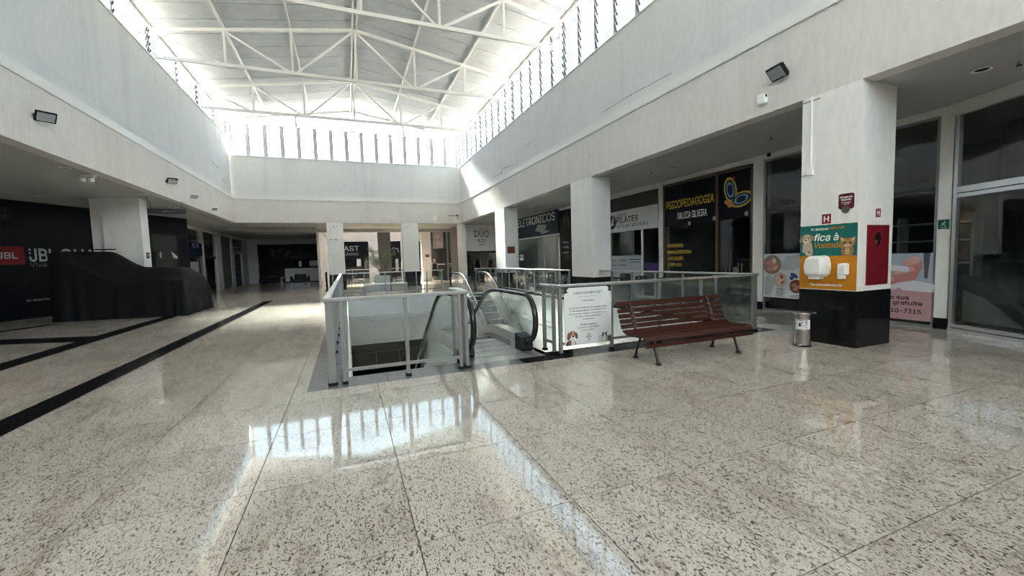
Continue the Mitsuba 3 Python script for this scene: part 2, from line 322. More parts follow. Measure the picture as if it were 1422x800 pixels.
NODES = [-3.45, -1.40, 2.95, 5.00]
for x in NODES:
    add('purlin', bar((x, YB, roofz(x)-0.05), (x, YE, roofz(x)-0.05), 0.06 if x != -1.4 else 0.045, 0.10), STEEL, roof)
for x in (RX-0.07, RX+0.07): add('ridge_purlin', bar((x, YB, ZR-0.09), (x, YE, ZR-0.09), 0.06, 0.12), STEEL, roof)
for x in (XL-0.05, XR+0.05): add('eave_beam', bar((x, YB, roofz(x)-0.05), (x, YE, roofz(x)-0.05), 0.10, 0.09), STEEL, roof)
add('gable_rafter', [bar((XL, YE-0.05, ZE-0.06), (RX, YE-0.05, ZR-0.06), 0.07, 0.08), bar((RX, YE-0.05, ZR-0.06), (XR, YE-0.05, ZE-0.06), 0.07, 0.08)], STEEL, roof)
cab = [tube([(XL, y0, ZE-0.1), (RX, y1, ZR-0.16)], 0.006, 5) for y0, y1 in ((21.8, 26.3), (26.3, 21.8))] + [tube([(XR, y0, ZE-0.1), (RX, y1, ZR-0.16)], 0.006, 5) for y0, y1 in ((21.8, 26.3), (26.3, 21.8), (12.5, 7.9))]
for c in cab: add('brace_rod', c, STEEL, roof)
ZB = 8.42
for i, y in enumerate((21.77, 17.13, 12.54, 7.9, 3.27, -1.36)):
    lab = ['white steel roof truss nearest the far windows', 'middle white steel roof truss spanning the hall', 'white steel roof truss partly cut off by the top of the photo', 'white steel roof truss just above the top of the photo', 'white steel roof truss over the viewer', 'white steel roof truss behind the viewer'][i]
    t = thing('roof_truss', lab, 'roof truss')
    zt = lambda x: roofz(x)-0.15
    add('top_chord', [bar((XL, y, zt(XL)), (RX, y, zt(RX)), 0.07, 0.10), bar((RX, y, zt(RX)), (XR, y, zt(XR)), 0.07, 0.10)], STEEL, t)
    add('bottom_chord', bar((XL+0.05, y, ZB), (XR-0.0, y, ZB), 0.07, 0.11), STEEL, t)
    for x in (XL+0.03, -3.45, -1.40, RX, 2.95, 5.0, XR-0.03): add('post', bar((x, y, ZB+0.05), (x, y, zt(x)-0.05), 0.06, 0.075, (1, 0, 0)), STEEL, t)
    for a, b in (((XL+0.08, zt(XL)-0.04), (-3.62, ZB+0.05)), ((-3.40, zt(-3.4)-0.05), (-1.55, ZB+0.05)), ((-1.25, ZB+0.05), (RX-0.05, zt(RX)-0.06)), ((RX+0.05, zt(RX)-0.06), (2.80, ZB+0.05)), ((3.10, ZB+0.05), (4.92, zt(4.92)-0.05)), ((5.15, ZB+0.05), (XR-0.08, zt(XR)-0.04))):
        add('diagonal', bar((a[0], y, a[1]), (b[0], y, b[1]), 0.055, 0.065), STEEL, t)

# ceilings of the arcades (with what lies over them closed off)
def ceil_obj(poly, lab, z=ZS, t=0.3):
    m = ext(poly, t); m.apply_translation([0, 0, z]); return add('ceiling', m, CEIL, label=lab, cat='ceiling', kind='structure')
ceil_obj(unary_union([sbox(XR+0.28, YB-0.4, 14.6, 31.0), sbox(12.5, 30.9, 14.6, 46.5)]), 'flat painted ceiling over the right-hand shops')
ceil_obj(unary_union([sbox(-13.6, YB-0.4, XL-0.28, 46.5), sbox(XL-0.3, 42.4, -1.6, 46.5)]), 'flat grey ceiling over the left-hand passage')
c3 = ceil_obj(unary_union([sbox(XL-0.28, YE+0.28, XR+0.28, 31.0), sbox(XL-0.28, 31.0, -1.6, 42.6)]), 'flat ceiling of the cross passage past the far columns')
add('drop_beam', [bx(-5.6, 14, 30.7, 31.0, 3.70, 3.93), bx(-6.5, -1.7, 29.2, 29.5, 3.72, 3.93), bx(-5.6, -1.9, 33.5, 33.8, 3.75, 3.93)], CEIL, c3)

# outer walls of the building round it all
add('wall_outer', [bx(-13.8, -13.6, YB-0.4, 46.5, 0, 4.23), bx(14.6, 14.8, YB-0.4, 46.5, 0, 4.23), bx(-13.8, 14.8, YB-0.6, YB-0.4, 0, 4.23)], MIDIN, label='plain outer walls behind the shops', cat='wall', kind='structure')

# columns
def column(x0, x1, y0, y1, lab, base=0.86, top=ZS, mat=None):
    c = thing('column', lab, 'column', None, 'structure')
    add('shaft', bx(x0, x1, y0, y1, base, top), mat or COLUMN, c)
    if base > 0: add('base_cladding', [bx(x0-0.003, x1+0.003, y0-0.003, y1+0.003, 0, base)], BLACKGRAN, c)
    return c
col1 = column(XR, XR+0.85, 3.78, 4.62, 'nearest white column with black stone base, carrying the pet banner')
col2 = column(XR, XR+0.68, 10.88, 12.13, 'second white column on the right, standing between the railings')
col3 = column(XR, XR+0.68, 18.35, 19.65, 'third white column on the right with a bronze plaque on its face')
add('cap_joint', bx(XR-0.004, XR, 4.35, 4.62, 3.86, 3.875), ink((0.2, 0.19, 0.18)), col1)
column(-0.95, -0.06, YE, YE+0.6, 'left white column under the far end wall', 0.92)
column(3.33, 4.30, YE, YE+0.6, 'right white column under the far end wall, behind the palm', 0.92)
column(XR+0.0, XR+0.36, YE-0.02, YE+0.9, 'narrow corner pillar at the far right end of the hall', 0)
lc = column(-7.40, -6.39, 17.77, 18.35, 'white column on the left behind the black cover')
add('pilaster', bx(-7.74, -7.405, 17.90, 18.3, 0, ZS), COLUMN, lc)
column(2.20, 3.04, 31.0, 31.6, 'backlit column past the palm, its shade put into the grey colour', 0, 3.75, mat=COLSHADE)
column(5.35, 6.05, 31.6, 32.2, 'white column with a red plaque far beyond the landing', 0, 3.75)

# second court beyond
far = thing('wall_far', 'far shop wall across the second court, pale band over dark shop signs', 'wall', None, 'structure')
add('band', bx(-1.6, 12.5, 44.99, 45.3, 3.75, 7.6), FASCIA, far)
add('pier', [bx(2.2, 3.35, 45.0, 45.3, 0, 3.75), bx(5.4, 5.7, 45.0, 45.3, 0, 3.75), bx(-1.6, -0.6, 45.0, 45.3, 0, 3.75)], COLUMN, far)
add('side_band', [bx(-1.9, -1.6, 31.0, 45.3, 3.93, 7.6), bx(12.2, 12.5, 31.0, 45.3, 3.75, 7.6), bx(-1.6, 12.5, 30.7, 31.0, 4.2, 7.6)], FASCIA, far)
add('side_wall', bx(-1.78, -1.62, 31.0, 42.0, 0, 3.93), COLUMN, far)  # added partition, keeps the court daylight out of the left hall
add('unseen_court_roof', [bx(-1.9, 12.5, 30.7, 40.2, 7.6, 7.7), bx(-1.9, 12.5, 41.4, 45.3, 7.6, 7.7)], ROOF, far)  # unseen roof, slot shaped to let limited daylight into the court
add('back', bx(-1.6, 12.5, 46.2, 46.4, 0, 3.75), DARKIN, far); add('lintel_ceiling', bx(-1.6, 12.5, 45.0, 46.5, 3.751, 3.9), CEIL, far)
add('side_wall', [bx(12.5, 12.7, 31.0, 46.4, 0, 3.75)], MIDIN, far)


# left end walls: white wall, dark shop front, counter
we = thing('wall_end_left', 'white wall at the far left end around a dark shop opening', 'wall', None, 'structure')
add('panel', [bx(-13.6, -7.15, 42.0, 42.2, 0, ZS), bx(-2.25, -1.6, 42.0, 42.2, 0, ZS), bx(-7.15, -2.25, 42.0, 42.2, 3.45, ZS), bx(-13.6, -1.6, 46.0, 46.2, 0, ZS), bx(-1.9, -1.6, 42.2, 46.2, 0, ZS)], HALL, we)
add('counter_front', bx(-5.15, -2.25, 42.0, 42.2, 0, 1.28), WHITE, we)
add('skirting', bx(-5.15, -1.6, 41.985, 42.0, 0, 0.09), CHAR, we)
for x in (-4.2, -3.3, -2.35): add('socket', bx(x-0.05, x+0.05, 41.97, 42.0, 0.75, 0.85), CHAR, we)
add('counter_top', bx(-5.2, -2.25, 41.9, 42.3, 1.28, 1.34), CHAR, we)
fr = Frame((-7.15, 42.05, 0), (1, 0, 0))
sg = thing('shop_sign', 'dark panel with pale floral sketch over the far left shop counter', 'sign')
add('board', fr.flat(sbox(0.0, 2.05, 4.9, 3.45), 0.05), NAVY, sg)
for cx, cy, a, b, rot in ((1.1, 2.75, .22, .45, 10), (1.7, 2.9, .3, .2, 40), (2.3, 2.6, .18, .35, -20), (3.0, 2.95, .45, .05, 20), (3.3, 2.6, .5, .05, 48), (3.6, 3.1, .4, .06, 30), (2.8, 2.35, .3, .06, 10)):
    add('print', fr.flat(ellipse(cx, cy, a, b, rot), 0.004, 0.051), CHAR, sg)
add('side_panel', fr.flat(sbox(0.0, 0.0, 0.9, 2.05), 0.05), NAVY, sg)
for x0, x1, z1 in ((-4.1, -3.85, 1.95), (-3.2, -2.4, 1.95)): add('white_garment', bx(x0, x1, 43.0, 43.1, 1.42, z1), WHITE, sg)
inr = thing('interior', 'dark room behind the far left counter', 'room', None, 'structure')
add('back', bx(-7.15, -2.25, 44.5, 44.6, 0, 3.4), DARKIN, inr)

# ---------------------------------------------------------------- shops on the right
GX = 9.95
FS = Frame((GX, 0, 0), (0, -1, 0))                       # local x = -y
def Y(y): return -y
PL = {(7.46, 7.74): 'pale pier between the nail shop and the brown framed shop', (11.04, 11.22): 'narrow pale pier between the brown framed shop and the pilates studio', (14.25, 17.1): 'pale pier hidden behind the second column', (23.75, 27.4): 'pale wall between the electronics shop and the corner boutique', (3.92, 4.10): 'pale pier with the green exit sign at the right edge'}
for (a, b), lab in PL.items():
    w_ = add('pillar', bx(GX-0.04, GX+0.25, a, b, 0.2, ZS), COLUMN, label=lab, cat='pillar', kind='structure')
    add('base', bx(GX-0.045, GX+0.2, a-0.004, b+0.004, 0, 0.2), BLACKGRAN, w_)
add('trim_1', bx(GX-0.02, GX+0.2, 4.10, 23.75, 3.80, ZS), COLUMN, label='pale strip over the right shopfronts under the ceiling', cat='trim', kind='structure')
add('wall_shops', bx(14.0, 14.2, -7, 31, 0, ZS), MIDIN, label='grey back wall deep inside the right shops', cat='wall', kind='structure')
for y in (7.6, 11.13, 14.3, 18.25, 23.8): add('partition_wall', bx(GX+0.25, 14.0, y-0.08, y+0.08, 0, ZS), MIDIN, label='grey partition between two of the right shops', cat='wall', kind='structure', group='partitions between the right shops')
def pane(parent, y0, y1, z0, z1, x=0.0, mat=SHOPGLASS, name='pane'):
    return add(name, FS.flat(sbox(Y(y1), z0, Y(y0), z1), 0.01, -0.02+x), mat, parent)
def framebox(parent, y0, y1, z0, z1, w, mat, name='frame', z=-0.05, t=0.07):
    P = sbox(Y(y1), z0, Y(y0), z1).difference(sbox(Y(y1)+w, z0+w, Y(y0)-w, z1-w))
    return add(name, FS.flat(P, t, z), mat, parent)
# nail shop
s1 = thing('shopfront', 'dark glazed shopfront with nail care posters, behind the nearest column', 'shopfront')
framebox(s1, 4.10, 7.46, 0.0, 3.80, 0.05, ALUD)
pane(s1, 4.15, 7.41, 0.09, 3.75)
add('transom', FS.flat(sbox(Y(7.41), 2.50, Y(4.15), 2.56), 0.03, -0.03), CHAR, s1)
add('door_rail', FS.flat(sbox(Y(5.9), 0.09, Y(5.86), 3.75), 0.04, -0.03), ALUD, s1)
add('shelf_unit', [bx(12.6, 13.0, 4.6, 7.3, z, z+0.04) for z in (0.6, 1.1, 1.6, 2.0)] + [bx(12.6, 13.0, y, y+0.05, 0, 2.2) for y in (4.6, 5.9, 7.25)], WHITE, s1)
add('wall_rail', [bx(10.8, 10.84, 6.3, 7.3, 2.17, 2.21)] + [bx(10.78, 10.86, y-0.05, y+0.05, 2.12, 2.26) for y in (6.55, 7.0)], CHAR, s1)
add('faint_lettering', FS.put(text('MANICURE', 0.55, 0.10), Y(7.25), 2.60, -0.008), ink((0.09, 0.09, 0.09)), s1)
def circ(fr, x, y, r, parent, cols, z):
    add('photo', fr.flat(Point(x, y).buffer(r, 20), 0.002, z), ink(cols[0]), parent)
    add('photo_print', fr.flat(unary_union([ellipse(x-0.2*r, y+0.25*r, 0.55*r, 0.2*r, 20), ellipse(x+0.1*r, y-0.1*r, 0.6*r, 0.18*r, 25), ellipse(x-0.1*r, y-0.45*r, 0.45*r, 0.17*r, 15)]), 0.002, z+0.002), ink(cols[1]), parent)
    add('photo_detail', fr.flat(unary_union([ellipse(x+0.25*r, y+0.4*r, 0.22*r, 0.3*r, 10), ellipse(x+0.4*r, y-0.35*r, 0.3*r, 0.14*r, 40)]), 0.002, z+0.004), ink(cols[2]), parent)
p1 = thing('poster', 'pale poster with round photos of hands, on the glass left of the nearest column', 'poster')
fr = Frame((GX-0.0225, 7.43, 0.34), (0, -1, 0))
add('sheet', fr.flat(sbox(0, 0, 1.35, 1.09), 0.003), ink((0.62, 0.64, 0.67)), p1)
add('grey_print', fr.flat(unary_union([Polygon([(0.42, 0.75), (0.60, 1.02), (0.95, 1.08), (1.34, 1.0), (1.34, 0.70), (0.9, 0.72)]), ellipse(0.15, 0.35, 0.12, 0.22)]), 0.002, 0.003), ink((0.45, 0.47, 0.50)), p1)
add('blue_print', fr.flat(unary_union([ellipse(0.78, 0.56, 0.10, 0.045, -30), ellipse(0.72, 0.50, 0.05, 0.05)]), 0.002, 0.0052), ink((0.05, 0.08, 0.28)), p1)
circ(fr, 0.22, 0.82, 0.24, p1, ((0.30, 0.20, 0.17), (0.52, 0.22, 0.20), (0.60, 0.50, 0.40)), 0.005)
circ(fr, 0.43, 0.45, 0.18, p1, ((0.55, 0.42, 0.36), (0.66, 0.48, 0.42), (0.45, 0.06, 0.06)), 0.005)
circ(fr, 0.83, 0.30, 0.16, p1, ((0.22, 0.07, 0.05), (0.45, 0.22, 0.16), (0.30, 0.04, 0.04)), 0.005)
add('text_lines', [fr.flat(sbox(x0, y, x0+w*random.uniform(0.6, 1), y+0.010), 0.001, 0.003) for x0, w, ya, yb in ((0.03, 0.22, 0.05, 0.34), (0.34, 0.25, 0.04, 0.24), (0.70, 0.3, 0.03, 0.10), (0.45, 0.5, 0.70, 0.73)) for y in np.arange(ya, yb, 0.024)], ink((0.18, 0.19, 0.22)), p1)
p2 = thing('poster', 'pink poster with a gloved manicure photo and a phone number, right of the nearest column', 'poster')
fr = Frame((GX-0.0225, 5.75, 0.11), (0, -1, 0))
add('sheet', fr.flat(sbox(0, 0, 1.61, 1.27), 0.003), ink((0.46, 0.28, 0.31)), p2)
add('blue_print', fr.flat(Polygon([(0, 0.62), (0, 1.27), (1.61, 1.27), (1.61, 0.55), (1.2, 0.62)]), 0.002, 0.003), ink((0.38, 0.44, 0.50)), p2)
add('dark_print', fr.flat(Polygon([(1.47, 1.27), (1.57, 1.27), (1.54, 0.80), (1.50, 0.80)]), 0.002, 0.0045), ink((0.10, 0.09, 0.12)), p2)
hand = unary_union([LineString(q).buffer(w) for q, w in (([(0.45, 0.62), (0.8, 0.70), (1.15, 0.75), (1.33, 1.02)], 0.13), ([(0.75, 0.95), (0.95, 0.92)], 0.07), ([(1.3, 0.85), (1.36, 1.08)], 0.10))])
add('hand_print', fr.flat(hand, 0.002, 0.0055), ink((0.52, 0.22, 0.20)), p2)
add('finger_print', fr.flat(unary_union([LineString(q).buffer(w) for q, w in (([(0.9, 0.80), (1.0, 0.77)], 0.05), ([(1.08, 0.90), (1.3, 0.97)], 0.05), ([(1.25, 1.1), (1.36, 1.14)], 0.07))]), 0.002, 0.0070), ink((0.62, 0.36, 0.32)), p2)
glove = unary_union([LineString(q).buffer(w) for q, w in (([(0.5, 1.12), (0.85, 1.0), (1.22, 0.97)], 0.055), ([(0.4, 1.2), (0.75, 1.10)], 0.10), ([(1.0, 0.60), (1.12, 0.66), (1.35, 0.70), (1.6, 0.66)], 0.05), ([(1.2, 0.62), (1.6, 0.60)], 0.06))])
add('glove_print', fr.flat(glove, 0.002, 0.0085), ink((0.66, 0.64, 0.68)), p2)
add('skin_print', fr.flat(Polygon([(0.0, 0.0), (0.0, 0.55), (0.5, 0.58), (1.1, 0.60), (1.5, 0.55), (1.61, 0.4), (1.61, 0)]), 0.002, 0.0048), ink((0.50, 0.29, 0.31)), p2)
for t_, x, y, w, h in (('Agende sua', 0.62, 0.385, 0.66, 0.075), ('avaliação gratuita', 0.42, 0.285, 1.06, 0.075), ('(84) 98110-7315', 0.55, 0.125, 0.92, 0.080)):
    add('lettering', fr.put(text(t_, w, h, True), x, y, 0.007), ink((0.05, 0.02, 0.03)), p2)

# psicopedagogia shop
s2 = thing('shopfront', 'brown framed glass shopfront with black sign band and yellow lettering', 'shopfront')
framebox(s2, 7.74, 11.04, 0.0, 3.77, 0.07, BROWN, t=0.09)
add('frame_mullion', FS.flat(sbox(Y(8.92), 0, Y(8.84), 3.72), 0.09, -0.05), BROWN, s2)
pane(s2, 8.92, 10.97, 0.08, 3.70); pane(s2, 7.81, 8.84, 0.08, 3.70, name='door_pane')
add('sign_band', FS.flat(sbox(Y(10.97), 2.42, Y(8.92), 3.70), 0.006, -0.005), NAVY, s2)
add('sign_band', FS.flat(sbox(Y(8.84), 2.42, Y(7.81), 3.70), 0.006, -0.005), NAVY, s2)
YEL, OFFW = ink((0.62, 0.40, 0.045)), ink((0.72, 0.70, 0.66))
add('lettering', FS.put(text('PSICOPEDAGOGIA', 1.93, 0.235, True), Y(10.93), 2.98, 0.002), YEL, s2)
add('lettering', FS.put(text('DALUZIA SILVEIRA', 1.16, 0.20, True), Y(10.42), 2.615, 0.002), OFFW, s2)
for k, (t_, w) in enumerate((('PSICOPEDAGOGIA', 0.72), ('ORIENTAÇÃO EDUCACIONAL', 1.05), ('AVALIAÇÃO', 0.72), ('8 9827-8481', 0.66))):
    add('lettering', FS.put(text(t_, w, 0.105, True), Y(10.90), 1.72-0.205*k, -0.006), YEL, s2)
bf = lambda s: unary_union([ellipse(-0.10, 0.22, 0.20*s, 0.36*s, 12), ellipse(0.24, -0.08, 0.36*s, 0.20*s, 12)])
for k, (s_, c) in enumerate(((1, (0.62, 0.42, 0.07)), (0.78, (0.02, 0.02, 0.035)), (0.62, (0.16, 0.38, 0.60)), (0.42, (0.03, 0.02, 0.06)))):
    add('butterfly_print', FS.put(ext(bf(s_), 0.002), Y(8.36), 3.00, 0.002+0.0015*k), ink(c), s2)
add('butterfly_print', FS.put(ext(unary_union([ellipse(-0.16, -0.16, 0.05, 0.14, 35), Point(-0.24, -0.10).buffer(0.05), Point(-0.05, -0.15).buffer(0.05), Point(0.02, -0.22).buffer(0.04)]), 0.002), Y(8.36), 3.00, 0.009), ink((0.55, 0.22, 0.06)), s2)
add('butterfly_print', FS.put(ext(Point(0, 0).buffer(0.035), 0.002), Y(8.36), 3.52, 0.003), ink((0.35, 0.03, 0.08)), s2)
for y, z in ((9.92, 2.38), (8.98, 2.44), (7.95, 2.46)): add('clip', FS.flat(sbox(Y(y)-0.05, z, Y(y)+0.05, z+0.11), 0.02, 0.0), ALUD, s2)
for y in (8.53, 8.42, 8.14, 8.04):
    add('door_handle', [cyl((GX-0.06, y, 0.88), (GX-0.06, y, 1.22), 0.014, 8), bx(GX-0.06, GX, y-0.01, y+0.01, 0.92, 0.94), bx(GX-0.06, GX, y-0.01, y+0.01, 1.16, 1.18)], INOX, s2)
add('lock_plate', FS.flat(unary_union([sbox(Y(8.34), 0.94, Y(8.28), 1.0), sbox(Y(8.26), 0.94, Y(8.20), 1.0), sbox(Y(8.34), 1.02, Y(8.20), 1.08)]), 0.03, -0.005), ALUD, s2)
add('inner_board', bx(12.8, 12.85, 8.0, 10.9, 0.0, 2.4), DARKIN, s2)

# pilates studio
s3 = thing('shopfront', 'glass shopfront under the white pilates sign, partly behind the second column', 'shopfront')
framebox(s3, 11.22, 14.25, 0.0, 3.80, 0.05, WHITE)
pane(s3, 11.27, 14.2, 0.08, 3.75)
add('upper_dark_panel', FS.flat(sbox(Y(14.2), 3.24, Y(11.27), 3.75), 0.006, -0.012), CHAR, s3)
add('frosted_panel', FS.flat(sbox(Y(14.2), 0.1, Y(12.16), 1.50), 0.004, -0.008), ink((0.42, 0.44, 0.46)), s3)
add('text_lines', [FS.flat(sbox(Y(y), z, Y(y-w), z+0.03), 0.002, -0.003) for y, w, z in ((14.1, .35, 1.30), (14.1, .4, 1.10), (14.1, .5, .92), (13.55, .5, 1.30), (13.55, .5, 1.12), (12.9, .7, 1.33), (12.9, .6, 1.24))], CHAR, s3)
add('door_frame', FS.flat(sbox(Y(12.16), 0, Y(12.10), 2.40), 0.06, -0.03), WHITE, s3)
add('sticker', FS.flat(sbox(Y(11.95), 0.85, Y(11.3), 1.22), 0.003, -0.006), ink((0.06, 0.035, 0.14)), s3)
add('inner_panel', bx(13.0, 13.1, 11.5, 14.0, 0, 3.2), DARKIN, s3)
b3 = thing('shop_sign', 'white sign board with black lettering and a round purple logo', 'sign')
add('board', FS.flat(sbox(Y(14.2), 2.42, Y(11.24), 3.22), 0.04, 0.031), ink((0.60, 0.595, 0.58)), b3)
PUR = ink((0.045, 0.022, 0.05))
for t_, y, z, w, h, bld in (('STUDIO DE', 13.55, 3.00, 0.62, 0.095, False), ('PILATES', 13.55, 2.76, 1.27, 0.21, True), ('DAYANA CARVALHO', 13.52, 2.56, 1.78, 0.135, False)):
    add('lettering', FS.put(text(t_, w, h, bld), Y(y), z, 0.071), PUR, b3)
add('logo', FS.flat(Point(Y(13.85), 2.82).buffer(0.27, 24), 0.003, 0.07), PUR, b3)
add('logo_mark', FS.flat(unary_union([ellipse(Y(13.80), 2.86, 0.05, 0.13, -25), Point(Y(13.76), 3.02).buffer(0.04), ellipse(Y(13.85), 2.72, 0.13, 0.035, 15)]), 0.002, 0.073), OFFW, b3)

# electronics shop
s4 = thing('shopfront', 'pale curtained glass shopfront under the electronics sign', 'shopfront')
framebox(s4, 18.3, 23.75, 0.0, 2.72, 0.07, WHITE)
pane(s4, 18.37, 23.68, 0.08, 2.66)
add('pale_screen', bx(GX+0.12, GX+0.15, 18.4, 23.6, 0.0, 2.68), ink((0.30, 0.335, 0.30)), s4)
add('sticker', FS.flat(unary_union([sbox(Y(23.5), 1.62, Y(22.9), 1.76), sbox(Y(23.5), 1.40, Y(22.9), 1.54)]), 0.003, 0.0), OFFW, s4)
add('door_handle', cyl((GX-0.05, 20.0, 0.8), (GX-0.05, 20.0, 1.5), 0.02, 8), INOX, s4)
add('dark_panel', FS.flat(sbox(Y(18.25), 0.0, Y(17.05), 3.8), 0.05, 0.0), NAVY, s4)
add('dark_print', FS.flat(unary_union([ellipse(Y(17.75), 3.3, 0.12, 0.28), ellipse(Y(17.5), 3.45, 0.09, 0.3), ellipse(Y(17.3), 3.2, 0.1, 0.3)]), 0.003, 0.05), CHAR, s4)
add('panel_post', FS.flat(sbox(Y(18.40), 0.0, Y(18.22), 2.5), 0.07, 0.0), WHITE, s4)
for z in (2.2, 1.95, 1.7): add('lettering', FS.put(text('•  Reparo' if z > 2.1 else '•  Venda' if z > 1.9 else '•  Acessórios', 0.7, 0.10), Y(18.05), z, 0.052), ink((0.5, 0.5, 0.5)), s4)
b4 = thing('shop_sign', 'dark blue sign board with tall white letters and a silver laptop picture', 'sign')
add('board', FS.flat(sbox(Y(23.75), 2.72, Y(18.3), 3.90), 0.08, 0.02), ink((0.012, 0.035, 0.060), 0.45), b4)
add('lettering', FS.put(text('ELETRONICOS', 4.85, 0.42, True), Y(23.45), 3.40, 0.10), OFFW, b4)
add('laptop_print', FS.flat(unary_union([Polygon([(Y(21.0), 3.02), (Y(19.9), 2.86), (Y(19.5), 3.25), (Y(20.6), 3.33)]), Polygon([(Y(20.4), 2.84), (Y(19.95), 2.78), (Y(19.2), 2.90), (Y(19.7), 2.98)])]), 0.003, 0.10), ink((0.40, 0.44, 0.47)), b4)
add('faint_print', FS.flat(unary_union([ellipse(Y(23.4), 3.0, .2, .15), ellipse(Y(22.3), 3.05, .35, .06, 20), ellipse(Y(21.9), 3.0, .25, .04, -30)]), 0.003, 0.10), CHAR, b4)

# boutique facing the viewer
s5 = thing('shopfront', 'boutique shopfront in the far right corner, glass under a beige sign wall', 'shopfront')
fd = Frame((7.36, 27.4, 0), (1, 0, 0))
add('sign_wall', fd.flat(sbox(0, 2.12, 2.6, ZS), 0.2, -0.2), COLUMN, s5)
add('head', fd.flat(sbox(0, 2.0, 2.6, 2.14), 0.1, -0.1), CHAR, s5)
add('jamb', [fd.flat(sbox(0, 0, 0.06, 2.0), 0.1, -0.1), fd.flat(sbox(1.25, 0, 1.29, 2.0), 0.05, -0.08)], ALUD, s5)
add('pane', fd.flat(sbox(0.06, 0.02, 2.6, 2.0), 0.01, -0.06), SHOPGLASS, s5)
add('inner_wall', [bx(7.36, 10.2, 30.4, 30.5, 0, ZS), bx(7.30, 7.36, 27.4, 30.5, 0, ZS)], MIDIN, s5)
for t_, x, z, w, h, b_ in (('DÚO', 0.92, 3.10, 1.02, 0.42, False), ('& CO.', 1.16, 2.75, 0.55, 0.20, True), ('boutique', 1.22, 2.54, 0.40, 0.08, True)):
    add('lettering', fd.put(text(t_, w, h, b_), x, z, 0.002), BLACK, s5)

# the slanting glazed front at the right edge
s6 = thing('shopfront', 'tall slanting dark glazed front at the right edge of the photo with bright transom', 'shopfront')
G = Frame((9.9, 3.93, 0), (-0.39994, -0.91654, 0))
add('pane', G.flat(sbox(0.12, 2.50, 4.6, 3.72), 0.01, -0.02), SHOPGLASS, s6); add('pane', G.flat(sbox(0.12, 0.12, 4.6, 2.32), 0.01, -0.02), SHOPGLASS, s6)
add('transom', [G.flat(sbox(0.08, 2.40, 4.6, 2.50), 0.08, -0.05), G.flat(sbox(0.08, 2.32, 4.6, 2.385), 0.06, -0.04)], ALU, s6)
add('sill', [G.flat(sbox(0.08, 0.0, 4.6, 0.055), 0.10, -0.05), G.flat(sbox(0.08, 0.07, 4.6, 0.125), 0.07, -0.04)], ALU, s6)
add('jamb', G.flat(sbox(0.06, 0, 0.12, 3.72), 0.07, -0.05), ALU, s6)
add('head', G.flat(sbox(0.0, 3.72, 4.6, ZS-0.005), 0.12, -0.08), TRIM, s6)
add('far_pier', G.flat(sbox(4.6, 0, 6.4, ZS-0.005), 0.2, -0.2), COLUMN, s6)
st = thing('pale_wedge', 'pale wedge with a dark sloping edge behind the glass at the right edge', 'pale_wedge')  # pale wedge panel with a dark sloping strip, set behind the glass
add('side_wall', G.flat(Polygon([(-0.7, 0.02), (-0.7, 0.68), (-0.31, 0.52), (0.01, 0.31), (0.42, 0.0)]), 0.08, -1.08), WHITE, st)
add('sloping_edge', G.flat(Polygon([(-0.85, 0.72), (-0.75, 0.95), (-0.2, 0.72), (0.08, 0.50), (0.62, 0.0), (0.42, 0.0), (0.01, 0.31), (-0.31, 0.52)]), 0.14, -1.10), ink((0.13, 0.14, 0.15)), st)
add('floor_plinth', G.flat(sbox(-0.9, 0.0, 1.6, 0.03), 0.3, -1.0), ink((0.08, 0.06, 0.05)), st)
add('back_panel', G.flat(sbox(-1.2, 0, 3.5, ZS-0.03), 0.05, -2.2), DARKIN, st)
es = thing('exit_sign', 'small green running man exit sign on the pier at the right edge', 'sign')
fr = Frame((GX-0.045, 4.085, 1.80), (0, -1, 0))
add('plate', fr.flat(sbox(0, 0, 0.15, 0.165), 0.006), ink((0.01, 0.085, 0.06)), es)
add('figure', fr.flat(unary_union([Point(0.09, 0.128).buffer(0.010), LineString([(0.085, 0.115), (0.07, 0.08), (0.045, 0.06)]).buffer(0.007), LineString([(0.07, 0.08), (0.095, 0.06), (0.11, 0.045)]).buffer(0.006), LineString([(0.05, 0.10), (0.083, 0.112), (0.105, 0.09)]).buffer(0.005), sbox(0.03, 0.015, 0.12, 0.028)]), 0.002, 0.006), ink((0.35, 0.55, 0.48)), es)

# ---------------------------------------------------------------- things on the nearest column
F1 = Frame((XR, 4.62, 0), (0, -1, 0))        # x from the far edge, 0.84 wide
bn = thing('banner', 'green and orange pet banner with puppy and kitten on the nearest column', 'banner')
add('orange_field', F1.flat(sbox(0.0, 0.87, 0.83, 1.40), 0.003, 0.001), ink((0.52, 0.20, 0.012)), bn)
add('green_field', F1.flat(sbox(0.0, 1.40, 0.83, 1.885), 0.003, 0.001), ink((0.008, 0.125, 0.105)), bn)
add('paw_print', [F1.flat(unary_union([Point(x, y).buffer(0.016), Point(x-0.018, y+0.02).buffer(0.007), Point(x, y+0.026).buffer(0.007), Point(x+0.018, y+0.02).buffer(0.007)]), 0.001, 0.004) for x, y in ((0.27, 1.45), (0.36, 1.52), (0.46, 1.44), (0.56, 1.50), (0.50, 1.56), (0.30, 1.58), (0.40, 1.80))], ink((0.012, 0.16, 0.135)), bn)
WH, OR2 = ink((0.80, 0.80, 0.78)), ink((0.50, 0.18, 0.02))
for t_, x, y, w, h, c, sl in (('No Metrópole', 0.17, 1.808, 0.26, 0.034, WH, 0.2), ('seu pet', 0.45, 1.812, 0.20, 0.045, OR2, 0.2), ('fica à', 0.21, 1.64, 0.36, 0.105, WH, 0.2), ('Vontade', 0.215, 1.525, 0.42, 0.085, OR2, 0.15), ('Use com consciência!', 0.16, 0.925, 0.48, 0.038, WH, 0.1)):
    add('lettering', F1.put(text(t_, w, h, True, slant=sl), x, y, 0.0045), c, bn)
